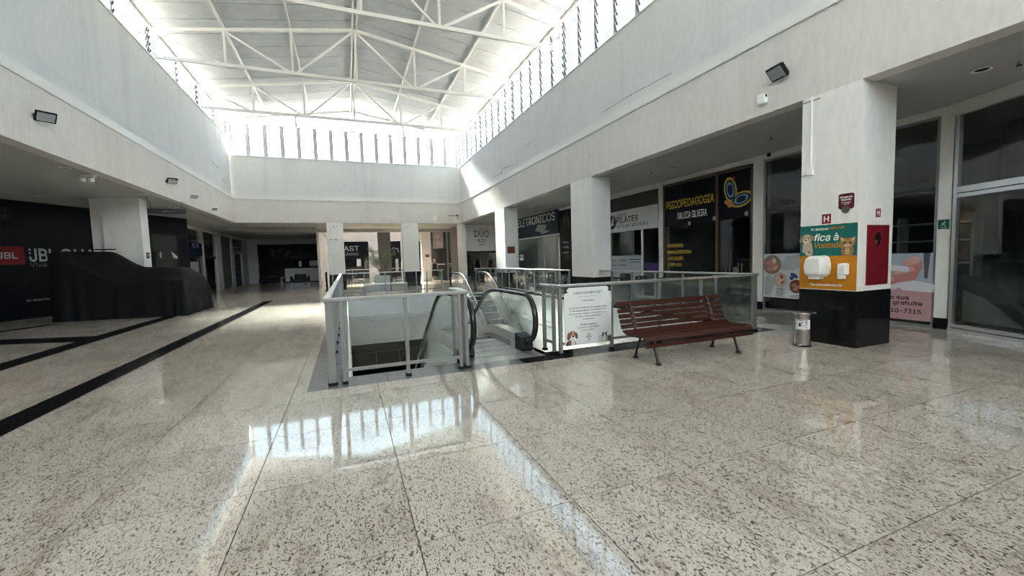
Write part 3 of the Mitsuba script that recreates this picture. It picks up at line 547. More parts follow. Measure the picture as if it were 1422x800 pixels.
def pic(parent, fr, items, x, y, s, z):
    for k, (nm, poly, c) in enumerate(items): add(nm, fr.flat(affinity.translate(affinity.scale(poly, s, s, origin=(0, 0)), x, y), 0.0012, z+0.0007*k), ink(c), parent)
U = unary_union
kit = [('kitten_body', U([ellipse(0.5, 0.27, 0.34, 0.30), sbox(0.22, 0, 0.78, 0.25)]), (0.34, 0.19, 0.07)), ('kitten_chest', ellipse(0.5, 0.25, 0.14, 0.20), (0.55, 0.38, 0.20)),
       ('kitten_head', U([ellipse(0.5, 0.72, 0.38, 0.30), Polygon([(0.12, 0.75), (0.10, 1.10), (0.42, 0.95)]), Polygon([(0.88, 0.75), (0.92, 1.10), (0.58, 0.95)])]), (0.42, 0.22, 0.07)),
       ('kitten_stripe', U([LineString([(0.42, 1.0), (0.44, 0.86)]).buffer(0.015), LineString([(0.5, 1.01), (0.5, 0.87)]).buffer(0.015), LineString([(0.58, 1.0), (0.56, 0.86)]).buffer(0.015), LineString([(0.16, 0.70), (0.27, 0.66)]).buffer(0.015), LineString([(0.84, 0.70), (0.73, 0.66)]).buffer(0.015), LineString([(0.22, 0.35), (0.36, 0.33)]).buffer(0.02), LineString([(0.78, 0.35), (0.64, 0.33)]).buffer(0.02), LineString([(0.24, 0.18), (0.38, 0.18)]).buffer(0.02), LineString([(0.76, 0.18), (0.62, 0.18)]).buffer(0.02)]), (0.16, 0.075, 0.025)),
       ('kitten_muzzle', U([ellipse(0.5, 0.58, 0.16, 0.11), ellipse(0.12+0.09, 0.95, 0.05, 0.09, 20), ellipse(0.79, 0.95, 0.05, 0.09, -20)]), (0.66, 0.50, 0.36)), ('kitten_eye', U([ellipse(0.36, 0.73, 0.062, 0.062), ellipse(0.64, 0.73, 0.062, 0.062)]), (0.02, 0.025, 0.03)), ('kitten_nose', U([ellipse(0.5, 0.62, 0.035, 0.022), LineString([(0.44, 0.55), (0.5, 0.575), (0.56, 0.55)]).buffer(0.008)]), (0.30, 0.09, 0.07))]
pic(bn, F1, kit, 0.575, 1.405, 0.255, 0.0052)
pup = [('puppy_body', U([ellipse(0.45, 0.62, 0.25, 0.28), Polygon([(0.25, 0.6), (0.15, 0.35), (0.42, 0.18), (0.55, 0.24), (0.36, 0.40), (0.45, 0.6)]), LineString([(0.62, 0.6), (0.66, 0.3), (0.60, 0.1)]).buffer(0.075)]), (0.46, 0.37, 0.28)), ('puppy_paw', U([ellipse(0.46, 0.20, 0.10, 0.07), ellipse(0.60, 0.08, 0.09, 0.07)]), (0.56, 0.46, 0.36)),
       ('puppy_head', U([ellipse(0.42, 1.0, 0.25, 0.25)]), (0.50, 0.40, 0.30)), ('puppy_ear', U([ellipse(0.14, 0.98, 0.09, 0.17, -15), ellipse(0.68, 1.05, 0.09, 0.16, 30)]), (0.28, 0.20, 0.13)), ('puppy_muzzle', ellipse(0.38, 0.91, 0.13, 0.12), (0.62, 0.52, 0.42)), ('puppy_eye', U([ellipse(0.30, 1.06, 0.03, 0.03), ellipse(0.50, 1.06, 0.03, 0.03), ellipse(0.37, 0.95, 0.055, 0.04)]), (0.02, 0.018, 0.016))]
pic(bn, F1, pup, -0.02, 1.365, 0.31, 0.0052)
# towel dispenser
td = thing('paper_towel_dispenser', 'rounded white paper towel dispenser on the orange part of the banner', 'dispenser')
def softbox(fr, poly, t, steps=5, k=0.03):
    ms = []
    for i in range(steps):
        a, b = i/steps, (i+1)/steps
        ms.append(fr.flat(poly.buffer(-k*(1-math.cos(a*math.pi/2))), t*(math.sin(b*math.pi/2)-math.sin(a*math.pi/2))+0.0004, t*math.sin(a*math.pi/2)+0.004))
    return ms
body = Polygon([(0.165, 1.12), (0.15, 1.25), (0.18, 1.37), (0.22, 1.395), (0.41, 1.40), (0.455, 1.37), (0.48, 1.25), (0.465, 1.12), (0.42, 1.075), (0.21, 1.07)]).buffer(0.012, 6).buffer(-0.004)
from trimesh.convex import convex_hull
def hullbox(fr, poly, t, k=0.03, n=4):
    P = []
    for i in range(n+1):
        a = i/n*math.pi/2; q = poly.buffer(-k*(1-math.cos(a)))
        P += [(x, y, 0.0115+t*math.sin(a)) for x, y in q.exterior.coords]
    m = convex_hull(np.array(P)); m.apply_transform(fr.M); return m
GLOSS = pr('white_plastic', (0.78, 0.78, 0.74), 0.25)
add('body', hullbox(F1, body, 0.19, 0.06), GLOSS, td, 40)
add('mouth', F1.flat(rrect(0.225, 1.035, 0.39, 1.09, 0.012), 0.12, 0.02), GLOSS, td)
add('lock', F1.flat(U([Point(0.29, 1.185).buffer(0.012), sbox(0.285, 1.14, 0.297, 1.165)]), 0.004, 0.192), ink((0.12, 0.12, 0.13)), td)
add('mark', F1.flat(U([Point(0.30, 1.285).buffer(0.010), sbox(0.275, 1.25, 0.325, 1.258), sbox(0.36, 1.10, 0.39, 1.107)]), 0.004, 0.19), ink((0.3, 0.32, 0.34)), td)
sd = thing('soap_dispenser', 'small white soap dispenser right of the towel dispenser', 'dispenser')
add('body', hullbox(F1, rrect(0.605, 1.10, 0.735, 1.285, 0.03), 0.085, 0.02), GLOSS, sd, 40)
add('push_lever', F1.flat(rrect(0.62, 1.045, 0.70, 1.11, 0.012), 0.07, 0.02), GLOSS, sd)
add('window', F1.flat(U([sbox(0.655, 1.16, 0.672, 1.23), sbox(0.66, 1.135, 0.70, 1.15), Point(0.665, 1.26).buffer(0.008)]), 0.003, 0.089), ink((0.05, 0.05, 0.06)), sd)
RED, WINE = ink((0.20, 0.008, 0.016), 0.4), ink((0.10, 0.010, 0.022), 0.4)
hs = thing('hydrant_sign', 'red square H sign above the pet banner', 'sign')
add('plate', F1.flat(sbox(0.325, 1.895, 0.475, 2.06), 0.006), OFFW, hs); add('red_field', F1.flat(sbox(0.335, 1.905, 0.465, 2.05), 0.002, 0.006), RED, hs)
add('lettering', F1.put(text('H', 0.075, 0.09, True), 0.3625, 1.933, 0.008), WH, hs)
F2 = Frame((XR, 3.78, 0), (1, 0, 0))
hs = thing('hydrant_sign', 'small red H sign above the red hose cabinet', 'sign')
add('plate', F2.flat(sbox(0.385, 1.955, 0.525, 2.10), 0.006), OFFW, hs); add('red_field', F2.flat(sbox(0.395, 1.965, 0.515, 2.09), 0.002, 0.006), RED, hs)
add('lettering', F2.put(text('H', 0.065, 0.08, True), 0.4225, 1.988, 0.008), WH, hs)
bs = thing('fire_brigade_sign', 'wine red fire brigade sign with a round badge, high on the nearest column', 'sign')
add('plate', F1.flat(U([rrect(0.565, 2.10, 0.775, 2.33, 0.03)]), 0.006), WINE, bs)
add('badge', F1.flat(Point(0.665, 2.09).buffer(0.055, 20), 0.005, 0.004), ink((0.09, 0.08, 0.08)), bs)
for t_, x, y, w, h in (('Brigada de', 0.585, 2.265, 0.165, 0.030), ('Incêndio', 0.60, 2.225, 0.14, 0.030), ('Chefe: Turma', 0.605, 2.19, 0.13, 0.014), ('Ligue 193', 0.64, 2.165, 0.07, 0.014)):
    add('lettering', F1.put(text(t_, w, h, True), x, y, 0.006), OFFW, bs)
hc = thing('hose_cabinet', 'dark red fire hose cabinet door with an oval opening on the nearest column', 'cabinet')
add('door', F2.flat(sbox(0.20, 0.945, 0.725, 1.845).difference(ellipse(0.455, 1.63, 0.092, 0.105)), 0.02, 0.001), ink((0.155, 0.010, 0.016), 0.4), hc)
add('opening_back', F2.flat(ellipse(0.455, 1.63, 0.095, 0.108), 0.004, 0.001), BLACK, hc)
add('reel', F2.flat(ellipse(0.42, 1.59, 0.04, 0.03), 0.006, 0.004), ink((0.10, 0.05, 0.06)), hc)
cd = thing('cable_conduit', 'white cable trunking running down the nearest column to a box', 'conduit')
add('trunking', F1.flat(sbox(0.135, 2.78, 0.155, ZS), 0.015), WHITE, cd)
add('box', F1.flat(rrect(0.11, 2.70, 0.19, 2.79, 0.01), 0.04), WHITE, cd)
add('wire', tube([F1.o+F1.r*x+F1.u*y+F1.n*0.006 for x, y in ((0.0, 2.69), (0.06, 2.72), (0.12, 2.71))], 0.004, 5), ALUD, cd)

# trash bin
tb = thing('trash_bin', 'brushed steel pedal bin with a paper label, in front of the black column base', 'bin')
bxc, byc = 6.60, 4.28
add('body', lathe([(0, 0.02), (0.118, 0.02), (0.118, 0.50), (0.112, 0.505), (0, 0.505)], 40).apply_translation([bxc, byc, 0]), M('brushed_steel', {'type': 'roughconductor', 'material': 'none', 'specular_reflectance': {'type': 'rgb', 'value': [0.60, 0.58, 0.55]}, 'alpha': 0.16}), tb, 40)
add('foot_ring', lathe([(0, 0), (0.122, 0), (0.122, 0.025), (0, 0.025)], 40).apply_translation([bxc, byc, 0]), BLACK, tb, 40)
add('lid', lathe([(0, 0.505), (0.128, 0.505), (0.130, 0.515), (0.126, 0.53), (0.09, 0.545), (0, 0.55)], 40).apply_translation([bxc, byc, 0]), INOX, tb, 40)
add('lid_tab', cbx(bxc+0.06, bxc+0.165, byc-0.11, byc-0.04, 0.508, 0.524), ALUD, tb)
add('pedal', cbx(bxc-0.16, bxc-0.09, byc-0.07, byc-0.03, 0.02, 0.035), INOX, tb)
def curved(r, a0, a1, z0, z1, n=14):
    V, Fc = [], []
    for i in range(n+1):
        a = math.radians(a0+(a1-a0)*i/n)
        for z in (z0, z1): V.append((bxc+r*math.cos(a), byc+r*math.sin(a), z))
    for i in range(n): Fc += [[2*i, 2*i+2, 2*i+3], [2*i, 2*i+3, 2*i+1]]
    return trimesh.Trimesh(V, Fc, process=False)
add('paper_label', curved(0.1195, 165, 265, 0.275, 0.425), ink((0.72, 0.72, 0.74)), tb, True)
add('label_print', [curved(0.1205, a, b, z0, z1, 4) for a, b, z0, z1 in ((190, 202, 0.315, 0.375), (205, 214, 0.365, 0.385), (205, 222, 0.33, 0.338), (226, 245, 0.375, 0.385), (226, 246, 0.345, 0.352), (226, 244, 0.312, 0.320), (170, 182, 0.40, 0.41), (170, 183, 0.37, 0.376), (170, 182, 0.34, 0.347), (170, 180, 0.305, 0.312), (190, 250, 0.402, 0.410))], BLACK, tb)

# ---------------------------------------------------------------- railings round the opening
def railing(label, p0, p1, at, ztop=1.09, hw=0.085, post=0.045, feet=True, bottom=True, group=None, glass=True, ends=(1, 1)):
    p0, p1 = np.array(p0, float), np.array(p1, float); L = np.linalg.norm(p1-p0); t = (p1-p0)/L
    f = Frame((p0[0], p0[1], 0), (t[0], t[1], 0))
    k = thing('railing', label, 'railing', group)
    add('handrail', f.put(cbx(-hw/2 if ends[0] else 0, L+(hw/2 if ends[1] else 0), ztop-0.045, ztop, -hw/2, hw/2, 0.008)), ALU, k)
    at = list(at)
    for a in at:
        w = post if np.isscalar(a) else a[1]; a = a if np.isscalar(a) else a[0]
        ps = add('post', f.put(bx(a-w/2, a+w/2, 0.0, ztop-0.045, -post/2, post/2)), ALUD, k)
        if feet: add('foot', f.put(bx(a-w/2-0.012, a+w/2+0.012, 0.0, 0.035, -post/2-0.012, post/2+0.012)), BLACK, ps)
    xs = [a if np.isscalar(a) else a[0] for a in at]
    for a, b in zip(xs[:-1], xs[1:]):
        if b-a < 0.2: continue
        if bottom: add('bottom_rail', f.put(bx(a, b, 0.155, 0.19, -0.015, 0.015)), ALUD, k)
        if glass: add('glass_pane', f.put(bx(a+0.03, b-0.03, 0.20 if bottom else 0.06, ztop-0.06, -0.004, 0.004)), GLASS, k)
    return k
YR = 5.53
railing('low railing across the front of the opening, left of the escalator', (-0.25, YR), (1.50, YR), [(0.02, 0.09), 0.16, 0.94, 1.66, 1.75])
railing('long left railing of the opening running away from the viewer', (-0.25, YR+0.09), (-0.25, 20.30), [0.02, 0.14]+list(np.arange(1.05, 14.6, 0.93)), ends=(0, 0))
railing('far railing of the opening in front of the palm and sofas', (-0.62, 20.38), (4.42, 20.38), [0.02, 0.42, 1.35, 2.3, 3.2, 3.75, (4.25, 0.05), (5.0, 0.07)], feet=False)
railing('short glass return railing left of the near escalator landing', (1.50, YR+0.10), (1.50, 6.25), [0.03, 0.61], feet=True)
railing('short glass return railing right of the near escalator landing', (2.95, 6.05), (2.95, YR+0.11), [(0.03, 0.05), 0.36], ends=(1, 0))
railing('railing behind the bench carrying the notice board', (2.97, YR+0.02), (7.20, YR+0.02), [(0.02, 0.05), 0.95, 1.92, 2.85, (4.19, 0.10)])
railing('right railing between the near corner and the second column', (7.28, YR+0.1), (7.28, 10.86), [0.0]+list(np.arange(0.9, 5.3, 0.93)), ends=(1, 0), feet=False)
railing('right railing between the second and third columns', (6.97, 12.2), (6.97, 20.30), [0.03]+list(np.arange(0.95, 8.0, 0.93)), ends=(0, 0), feet=False)
railing('short railing beside the far escalator landing on the right', (6.12, 20.38), (6.97, 20.38), [(0.03, 0.10), 0.20, 0.82], feet=False)
railing('far thin railing beyond the end columns', (-0.9, 33.0), (9.0, 33.0), list(np.arange(0.1, 9.9, 1.2)), feet=False, glass=False)
bp = thing('barrier_post', 'slim black post standing near the left column under the far wall', 'post')
add('pole', cyl((-1.10, 26.0, 0.02), (-1.10, 26.0, 1.08), 0.055, 12), BLACK, bp); add('base', cyl((-1.10, 26.0, 0), (-1.10, 26.0, 0.03), 0.17, 20), BLACK, bp)

# ---------------------------------------------------------------- escalators
RIB = pr('ribbed_metal', (0.40, 0.41, 0.42), 0.32, 0.85)
STEPM = pr('step_metal', (0.03, 0.031, 0.033), 0.45, 0.2)
TRUSS = pr('truss_cladding', (0.66, 0.68, 0.68), 0.30, 0.35)
def escalator(label, xa, xb, ynew, direc, u0, tan):
    """u runs from the newel end down the slope; y = ynew + direc*u."""
    e = thing('escalator', label, 'escalator', 'escalators in the opening')
    u1 = u0+(-LOWZ)/tan
    sp = lambda v, s=0.22: s*np.logaddexp(0, v/s)
    zz = lambda u: -tan*(sp(np.asarray(u)-u0)-sp(np.asarray(u)-u1))
    Yw = lambda u: ynew+direc*np.asarray(u)
    us = np.concatenate([np.linspace(0.42, u0-1.0, 6), np.linspace(u0-0.9, u0+0.9, 19), np.linspace(u0+1.1, u1-1.1, 16), np.linspace(u1-0.9, u1+0.9, 19), [u1+1.4]])
    uend = u1+1.85
    def prism(poly, x0, x1):
        m = ext(poly, x1-x0); v = m.vertices.copy()
        m.vertices = np.stack([x0+v[:, 2], Yw(v[:, 0]), v[:, 1]], 1)
        m.fix_normals(); return m
    def path_poly(lo, hi, ua=0.30, ub=None, clipz=True):
        g = [ua]+[u for u in us if ua < u < (ub or uend-0.3)]+[ub or uend-0.3]; g = np.array(g)
        return Polygon(list(zip(g, zz(g)+hi))+list(zip(g[::-1], zz(g[::-1])+lo)))
    # handrail loop
    hh, R = 0.93, 0.39
    arc = [(0.03+R+R*math.cos(a), hh-R+R*math.sin(a)) for a in np.radians(np.linspace(258, 92, 16))]
    top = list(zip(us, zz(us)+hh))
    arc2 = [(uend-0.03-R+R*math.cos(a), LOWZ+hh-R+R*math.sin(a)) for a in np.radians(np.linspace(88, -78, 16))]
    loop = [(0.60, 0.20)]+arc+top+arc2+[(uend-0.60, LOWZ+0.20)]
    glass = Polygon([(0.45, 0.24)]+[(u+0.028*np.sign(0.42-u if u < 0.42 else 0), z-0.03) for u, z in arc[3:]]+[(u, z-0.035) for u, z in top]+[(u, z-0.03) for u, z in arc2[:-3]]+[(uend-0.45, LOWZ+0.24)]+list(zip(us[::-1], zz(us[::-1])+0.24))).buffer(0)
    for s, x in ((-1, xa), (1, xb)):
        b = add('balustrade_glass', prism(glass, x-0.005, x+0.005), GLASS, e)
        P = np.array([(x, Yw(u), z) for u, z in loop])
        r = tube(P, 0.036, 10); r.vertices[:, 0] = x+(r.vertices[:, 0]-x)*1.25
        add('handrail', r, RUBBER, e, 50)
        for lo, hi, w, nm in ((0.0, 0.25, 0.075, 'deck'),): add(nm, prism(path_poly(lo, hi, 0.62, uend-0.62), x-w-(0.05 if s < 0 else 0), x+w+(0.05 if s > 0 else 0)), INOX, e)
        for ua, ub, zb in ((0.36, 0.66, 0.0), (uend-0.66, uend-0.36, LOWZ)):
            add('handrail_inlet', prism(Polygon([(ua+0.06, zb), (ua, zb+0.05), (ua+0.05, zb+0.23), (ub, zb+0.27), (ub, zb)] if ua < 3 else [(ua, zb), (ua, zb+0.27), (ub-0.05, zb+0.23), (ub, zb+0.05), (ub-0.06, zb)]), x-0.10, x+0.10), BLACK, e)
        add('side_cladding', prism(path_poly(-0.95, 0.0, 0.62, u1-0.2), x+s*0.125-0.01, x+s*0.125+0.01), TRUSS, e)
        add('skirt', prism(path_poly(-0.12, 0.10, 0.9, uend-0.9), x-s*0.085-0.004, x-s*0.085+0.004), ALUD, e)
        if s > 0: add('control_button', [cyl((x-0.078, Yw(0.8+0.09*k), 0.15), (x-0.072, Yw(0.8+0.09*k), 0.15), 0.012, 10) for k in range(3)], ink((0.25, 0.02, 0.02)), e)
    w0, w1 = xa+0.09, xb-0.09
    add('truss_underside', prism(path_poly(-0.95, -0.75, 0.62, u1-0.2), xa-0.12, xb+0.12), TRUSS, e)
    uc = u0-0.75
    add('landing_plate', prism(sbox(-0.02, -0.03, uc, 0.003), xa-0.12, xb+0.12), RIB, e)
    add('plate_rib', [prism(sbox(0.02, 0.003, uc-0.02, 0.0065), x-0.004, x+0.004) for x in np.arange(w0+0.01, w1, 0.018)], INOX, e, kind='stuff')
    for q in np.arange(0.32, uc, 0.36): add('plate_seam', prism(sbox(q-0.004, 0.003, q+0.004, 0.0075), w0, w1), STEPM, e)
    add('comb', prism(Polygon([(uc-0.02, -0.03), (uc-0.02, 0.008), (uc+0.14, 0.0), (uc+0.14, -0.03)]), w0, w1), ALU, e)
    add('lower_plate', prism(sbox(u1+0.9, LOWZ, uend, LOWZ+0.02), w0, w1), RIB, e)
    run = 0.40 if tan > 0.6 else 0.405
    u = uc+0.14; k = 0
    while u < u1+0.8 and k < 40:
        z = float(zz(u+run*0.5)); zl = float(zz(u+run*1.5))
        st_ = add('step', prism(Polygon([(u, z-0.02), (u, z), (u+run, z), (u+run, zl-0.02), (u+run-0.03, zl-0.03), (u+run-0.03, z-0.03)]).buffer(0), w0+0.01, w1-0.01), STEPM, e)
        add('nosing', prism(sbox(u+run-0.028, z-0.005, u+run+0.006, z+0.006), w0+0.01, w1-0.01), ALU, st_)
        u += run; k += 1
    return e
escalator('near escalator going down from the landing beside the bench', 1.66, 2.65, 5.68, 1, 2.35, 0.65)
escalator('far escalator whose dark steps climb to the opposite landing', 4.75, 5.95, 20.12, -1, 2.45, 0.577)

# ---------------------------------------------------------------- notice board on the railing
nb = thing('notice_board', 'white notice board headed Comunicado Importante with a dog and a cat, tied to the railing', 'sign')
FN = Frame((3.035, YR-0.030, 0.145), (1, 0, 0)); BW, BH = 0.845, 0.890
add('board', FN.flat(sbox(0, 0, BW, BH), 0.006), ink((0.68, 0.70, 0.71)), nb)
DK = ink((0.10, 0.105, 0.11))
rows = [('COMUNICADO IMPORTANTE', 0.785, 0.52, 0.036, True), ('Prezado cliente,', 0.672, 0.23, 0.022, True), ('Ao transitar com seu pet nas escadas rolantes', 0.565, 0.70, 0.022, True), ('do Shopping, orientamos que carregue-o no', 0.520, 0.66, 0.022, True), ('colo para evitar acidentes. Pedimos para optar', 0.475, 0.71, 0.022, True), ('em usar as escadas tradicionais', 0.430, 0.48, 0.022, True), ('e elevadores.', 0.385, 0.20, 0.022, True), ('Metrópole Shopping', 0.300, 0.30, 0.022, True), ('agradece a compreensão', 0.257, 0.38, 0.022, True), ('e boas compras.', 0.213, 0.24, 0.022, True)]
for t_, y, w, h, b_ in rows: add('lettering', FN.put(text(t_, w, h, False), BW/2-w/2, y, 0.0062), DK, nb)
add('rule', FN.flat(sbox(BW/2-0.18, 0.745, BW/2+0.18, 0.749), 0.001, 0.006), DK, nb)
lg = U([affinity.rotate(sbox(-0.035, -0.035, 0.035, 0.035), 45).difference(affinity.rotate(sbox(-0.026, -0.026, 0.026, 0.026), 45)), Point(0, 0).buffer(0.012), sbox(-0.004, 0.03, 0.004, 0.055), sbox(-0.004, -0.055, 0.004, -0.03), sbox(0.03, -0.004, 0.05, 0.004), sbox(-0.05, -0.004, -0.03, 0.004)])
add('logo', FN.flat(affinity.translate(lg, BW/2, 0.115), 0.001, 0.006), DK, nb)
add('lettering', FN.put(text('METRÓPOLE', 0.09, 0.010), BW/2-0.045, 0.045, 0.0062), DK, nb)
add('corner_print', FN.flat(U([Polygon([(0.0, 0.80), (0.0, 0.905), (0.09, 0.905), (0.04, 0.85), (0.07, 0.82)]), Polygon([(BW, 0.80), (BW, 0.905), (BW-0.09, 0.905), (BW-0.04, 0.85), (BW-0.07, 0.82)])]), 0.001, 0.006), ink((0.035, 0.025, 0.022)), nb)
dog = [('dog_back', U([Polygon([(0.0, 0.0), (0.08, 0.22), (0.34, 0.36), (0.66, 0.34), (0.80, 0.1), (0.78, 0)])]), (0.19, 0.085, 0.045)), ('dog_dark', Polygon([(0, 0), (0.06, 0.2), (0.2, 0.3), (0.16, 0)]), (0.03, 0.025, 0.025)), ('dog_chest', Polygon([(0.42, 0.0), (0.40, 0.36), (0.66, 0.36), (0.74, 0.0)]), (0.62, 0.60, 0.57)),
       ('dog_ear', U([ellipse(0.24, 0.62, 0.13, 0.25, -10), ellipse(0.80, 0.62, 0.10, 0.22, 8)]), (0.16, 0.06, 0.03)), ('dog_head', ellipse(0.52, 0.72, 0.25, 0.24), (0.26, 0.12, 0.06)), ('dog_blaze', U([ellipse(0.54, 0.55, 0.15, 0.16), ellipse(0.55, 0.82, 0.035, 0.13)]), (0.66, 0.63, 0.60)), ('dog_nose', U([ellipse(0.56, 0.60, 0.085, 0.06), ellipse(0.44, 0.75, 0.03, 0.03), ellipse(0.65, 0.75, 0.03, 0.03)]), (0.015, 0.013, 0.013))]
pic(nb, FN, dog, 0.01, 0.002, 0.235, 0.0062)
catp = [('cat_ground', Polygon([(-0.3, 0.0), (-0.3, 0.62), (1.0, 0.62), (1.0, 0.0)]), (0.50, 0.51, 0.52)), ('cat_basket', Polygon([(0.62, 0.0), (0.60, 0.48), (1.0, 0.52), (1.0, 0)]), (0.10, 0.11, 0.12)), ('cat_body', U([ellipse(0.30, 0.22, 0.28, 0.26), sbox(0.05, 0, 0.6, 0.2)]), (0.42, 0.41, 0.40)), ('cat_chest', ellipse(0.25, 0.22, 0.13, 0.18), (0.68, 0.67, 0.66)),
        ('cat_head', U([ellipse(0.30, 0.58, 0.25, 0.20), Polygon([(0.06, 0.62), (0.03, 0.90), (0.26, 0.75)]), Polygon([(0.54, 0.62), (0.60, 0.90), (0.34, 0.75)])]), (0.13, 0.13, 0.13)), ('cat_face', U([Polygon([(0.27, 0.72), (0.16, 0.45), (0.44, 0.45), (0.33, 0.72)]), ellipse(0.30, 0.46, 0.13, 0.08)]), (0.66, 0.64, 0.62)), ('cat_eye', U([ellipse(0.20, 0.60, 0.03, 0.03), ellipse(0.41, 0.60, 0.03, 0.03), ellipse(0.30, 0.51, 0.025, 0.015)]), (0.05, 0.06, 0.04))]
pic(nb, FN, catp, BW-0.19, 0.002, 0.185, 0.0062)
add('cable_tie', [tube([FN.o+FN.r*x+FN.u*z+FN.n*0.01, FN.o+FN.r*(x+s*0.05)+FN.u*(z-0.01)-FN.n*0.01], 0.003, 5) for x, z, s in ((0.0, 0.83, -1), (0.0, 0.06, -1), (BW, 0.83, 1), (BW, 0.06, 1))], BLACK, nb)

# ---------------------------------------------------------------- bench
be = thing('bench', 'red brown slatted wooden park bench with black iron legs, against the railing', 'bench')
bx0, bx1 = 3.62, 5.62
IRON = pr('cast_iron', (0.012, 0.012, 0.012), 0.35, 0.3)
def slat(y, z, w, t, ang, x0=bx0, x1=bx1):
    m = cbx(x0, x1, -w/2, w/2, -t/2, t/2, 0.006); m.apply_transform(trimesh.transformations.rotation_matrix(math.radians(ang), [1, 0, 0])); m.apply_translation([0, y, z]); return m
prof = [(5.015, 0.785, 0.075, 75), (4.968, 0.695, 0.062, 73), (4.940, 0.620, 0.062, 72), (4.915, 0.548, 0.062, 72), (4.890, 0.478, 0.062, 70), (4.810, 0.405, 0.115, 22), (4.665, 0.385, 0.115, -2), (4.520, 0.392, 0.115, -4), (4.395, 0.372, 0.085, 40), (4.372, 0.280, 0.050, 82)]
for y, z, w, a in prof: add('slat', slat(y, z, w, 0.026, a), WOOD, be)
for x in (3.86, 5.36):
    lg_ = add('leg_frame', tube([(x, 5.03, 0.80), (x, 4.975, 0.66), (x, 4.915, 0.48), (x, 4.85, 0.385), (x, 4.70, 0.358), (x, 4.52, 0.365), (x, 4.42, 0.345)], 0.014, 8), IRON, be)
    add('leg', tube([(x, 4.74, 0.355), (x, 4.80, 0.25), (x, 4.86, 0.10), (x, 4.88, 0.02)], [0.016, 0.015, 0.017, 0.022], 8), IRON, be)
    add('leg', tube([(x, 4.54, 0.355), (x, 4.49, 0.25), (x, 4.43, 0.10), (x, 4.40, 0.02)], [0.020, 0.016, 0.018, 0.022], 8), IRON, be)
    add('brace', tube([(x, 4.80, 0.25), (x, 4.72, 0.29), (x, 4.60, 0.29), (x, 4.49, 0.24)], 0.009, 6), IRON, be)
    for y in (4.88, 4.40): add('foot', cbx(x-0.032, x+0.032, y-0.032, y+0.032, 0.0, 0.024, 0.006), IRON, be)
    add('back_strap', tube([(x, 5.0, 0.80), (x, 4.945, 0.68), (x, 4.895, 0.50)], 0.016, 6), WOOD, be)
    add('bolt', [cyl((x+s, y-0.022, z-0.006), (x+s, y-0.010, z), 0.006, 8) for y, z, w, a in prof[1:5] for s in (-0.022, 0.022)], ALU, be)

# ---------------------------------------------------------------- sofas, palm and tables past the opening
CREAM, GREYF = ink((0.78, 0.77, 0.74)), ink((0.48, 0.48, 0.47))
for x0, x1, lab in ((0.92, 2.17, 'longer low white topped sofa bench beyond the far railing, in front of the palm'), (2.22, 3.08, 'shorter low beige sofa bench beyond the far railing, right of the palm')):
    sf = thing('sofa_bench', lab, 'bench')
    add('base', cbx(x0, x1, 23.3, 23.9, 0.0, 0.30, 0.01), GREYF if x0 < 1 else ink((0.48, 0.43, 0.37)), sf)
    add('cushion', cbx(x0, x1, 23.28, 23.92, 0.302, 0.41, 0.03), CREAM, sf)
pl = thing('potted_palm', 'leafy palm in a square pale planter beyond the far railing', 'plant')
add('planter', cbx(1.45, 2.25, 24.1, 24.8, 0, 0.80, 0.02), GREYF, pl); add('soil', bx(1.5, 2.2, 24.15, 24.75, 0.79, 0.805), ink((0.03, 0.02, 0.015)), pl)
def fan_palm(cx, cy, z0, n, spread, hmin, hmax, leafl, seed):
    R_ = random.Random(seed); V, Fc, S = [], [], []
    for i in range(n):
        a = R_.uniform(0, 2*math.pi); h = R_.uniform(hmin, hmax); s = spread*R_.uniform(0.3, 1)
        p = np.array([cx+0.08*math.cos(a), cy+0.08*math.sin(a), z0]); q = np.array([cx+s*math.cos(a), cy+s*math.sin(a), z0+h])
        S.append(tube([p, (p+q)/2+[0, 0, 0.12], q], 0.010, 5))
        d = q-p; d = d/np.linalg.norm(d); sd_ = np.cross(d, [0, 0, 1]); sd_ = sd_/(np.linalg.norm(sd_)+1e-9); up = np.cross(sd_, d)
        for k in range(9):
            b = math.radians(-80+20*k); dirv = math.cos(b)*d+math.sin(b)*sd_; L = leafl*R_.uniform(0.8, 1.1)*(1-0.15*abs(b))
            e_ = q+dirv*L+np.array([0, 0, -0.25*L]); mid = q+dirv*L*0.5+up*0.02; pw = np.cross(dirv, up)*0.019
            j = len(V); V += [q, mid+pw, mid-pw, e_]; Fc += [[j, j+1, j+2], [j+1, j+3, j+2]]
    return trimesh.Trimesh(np.array(V), Fc, process=False), S
lv, stm = fan_palm(1.85, 24.45, 0.8, 24, 0.75, 0.45, 1.4, 0.55, 3)
add('foliage', lv, LEAF, pl); add('stem', stm, ink((0.10, 0.075, 0.04)), pl)

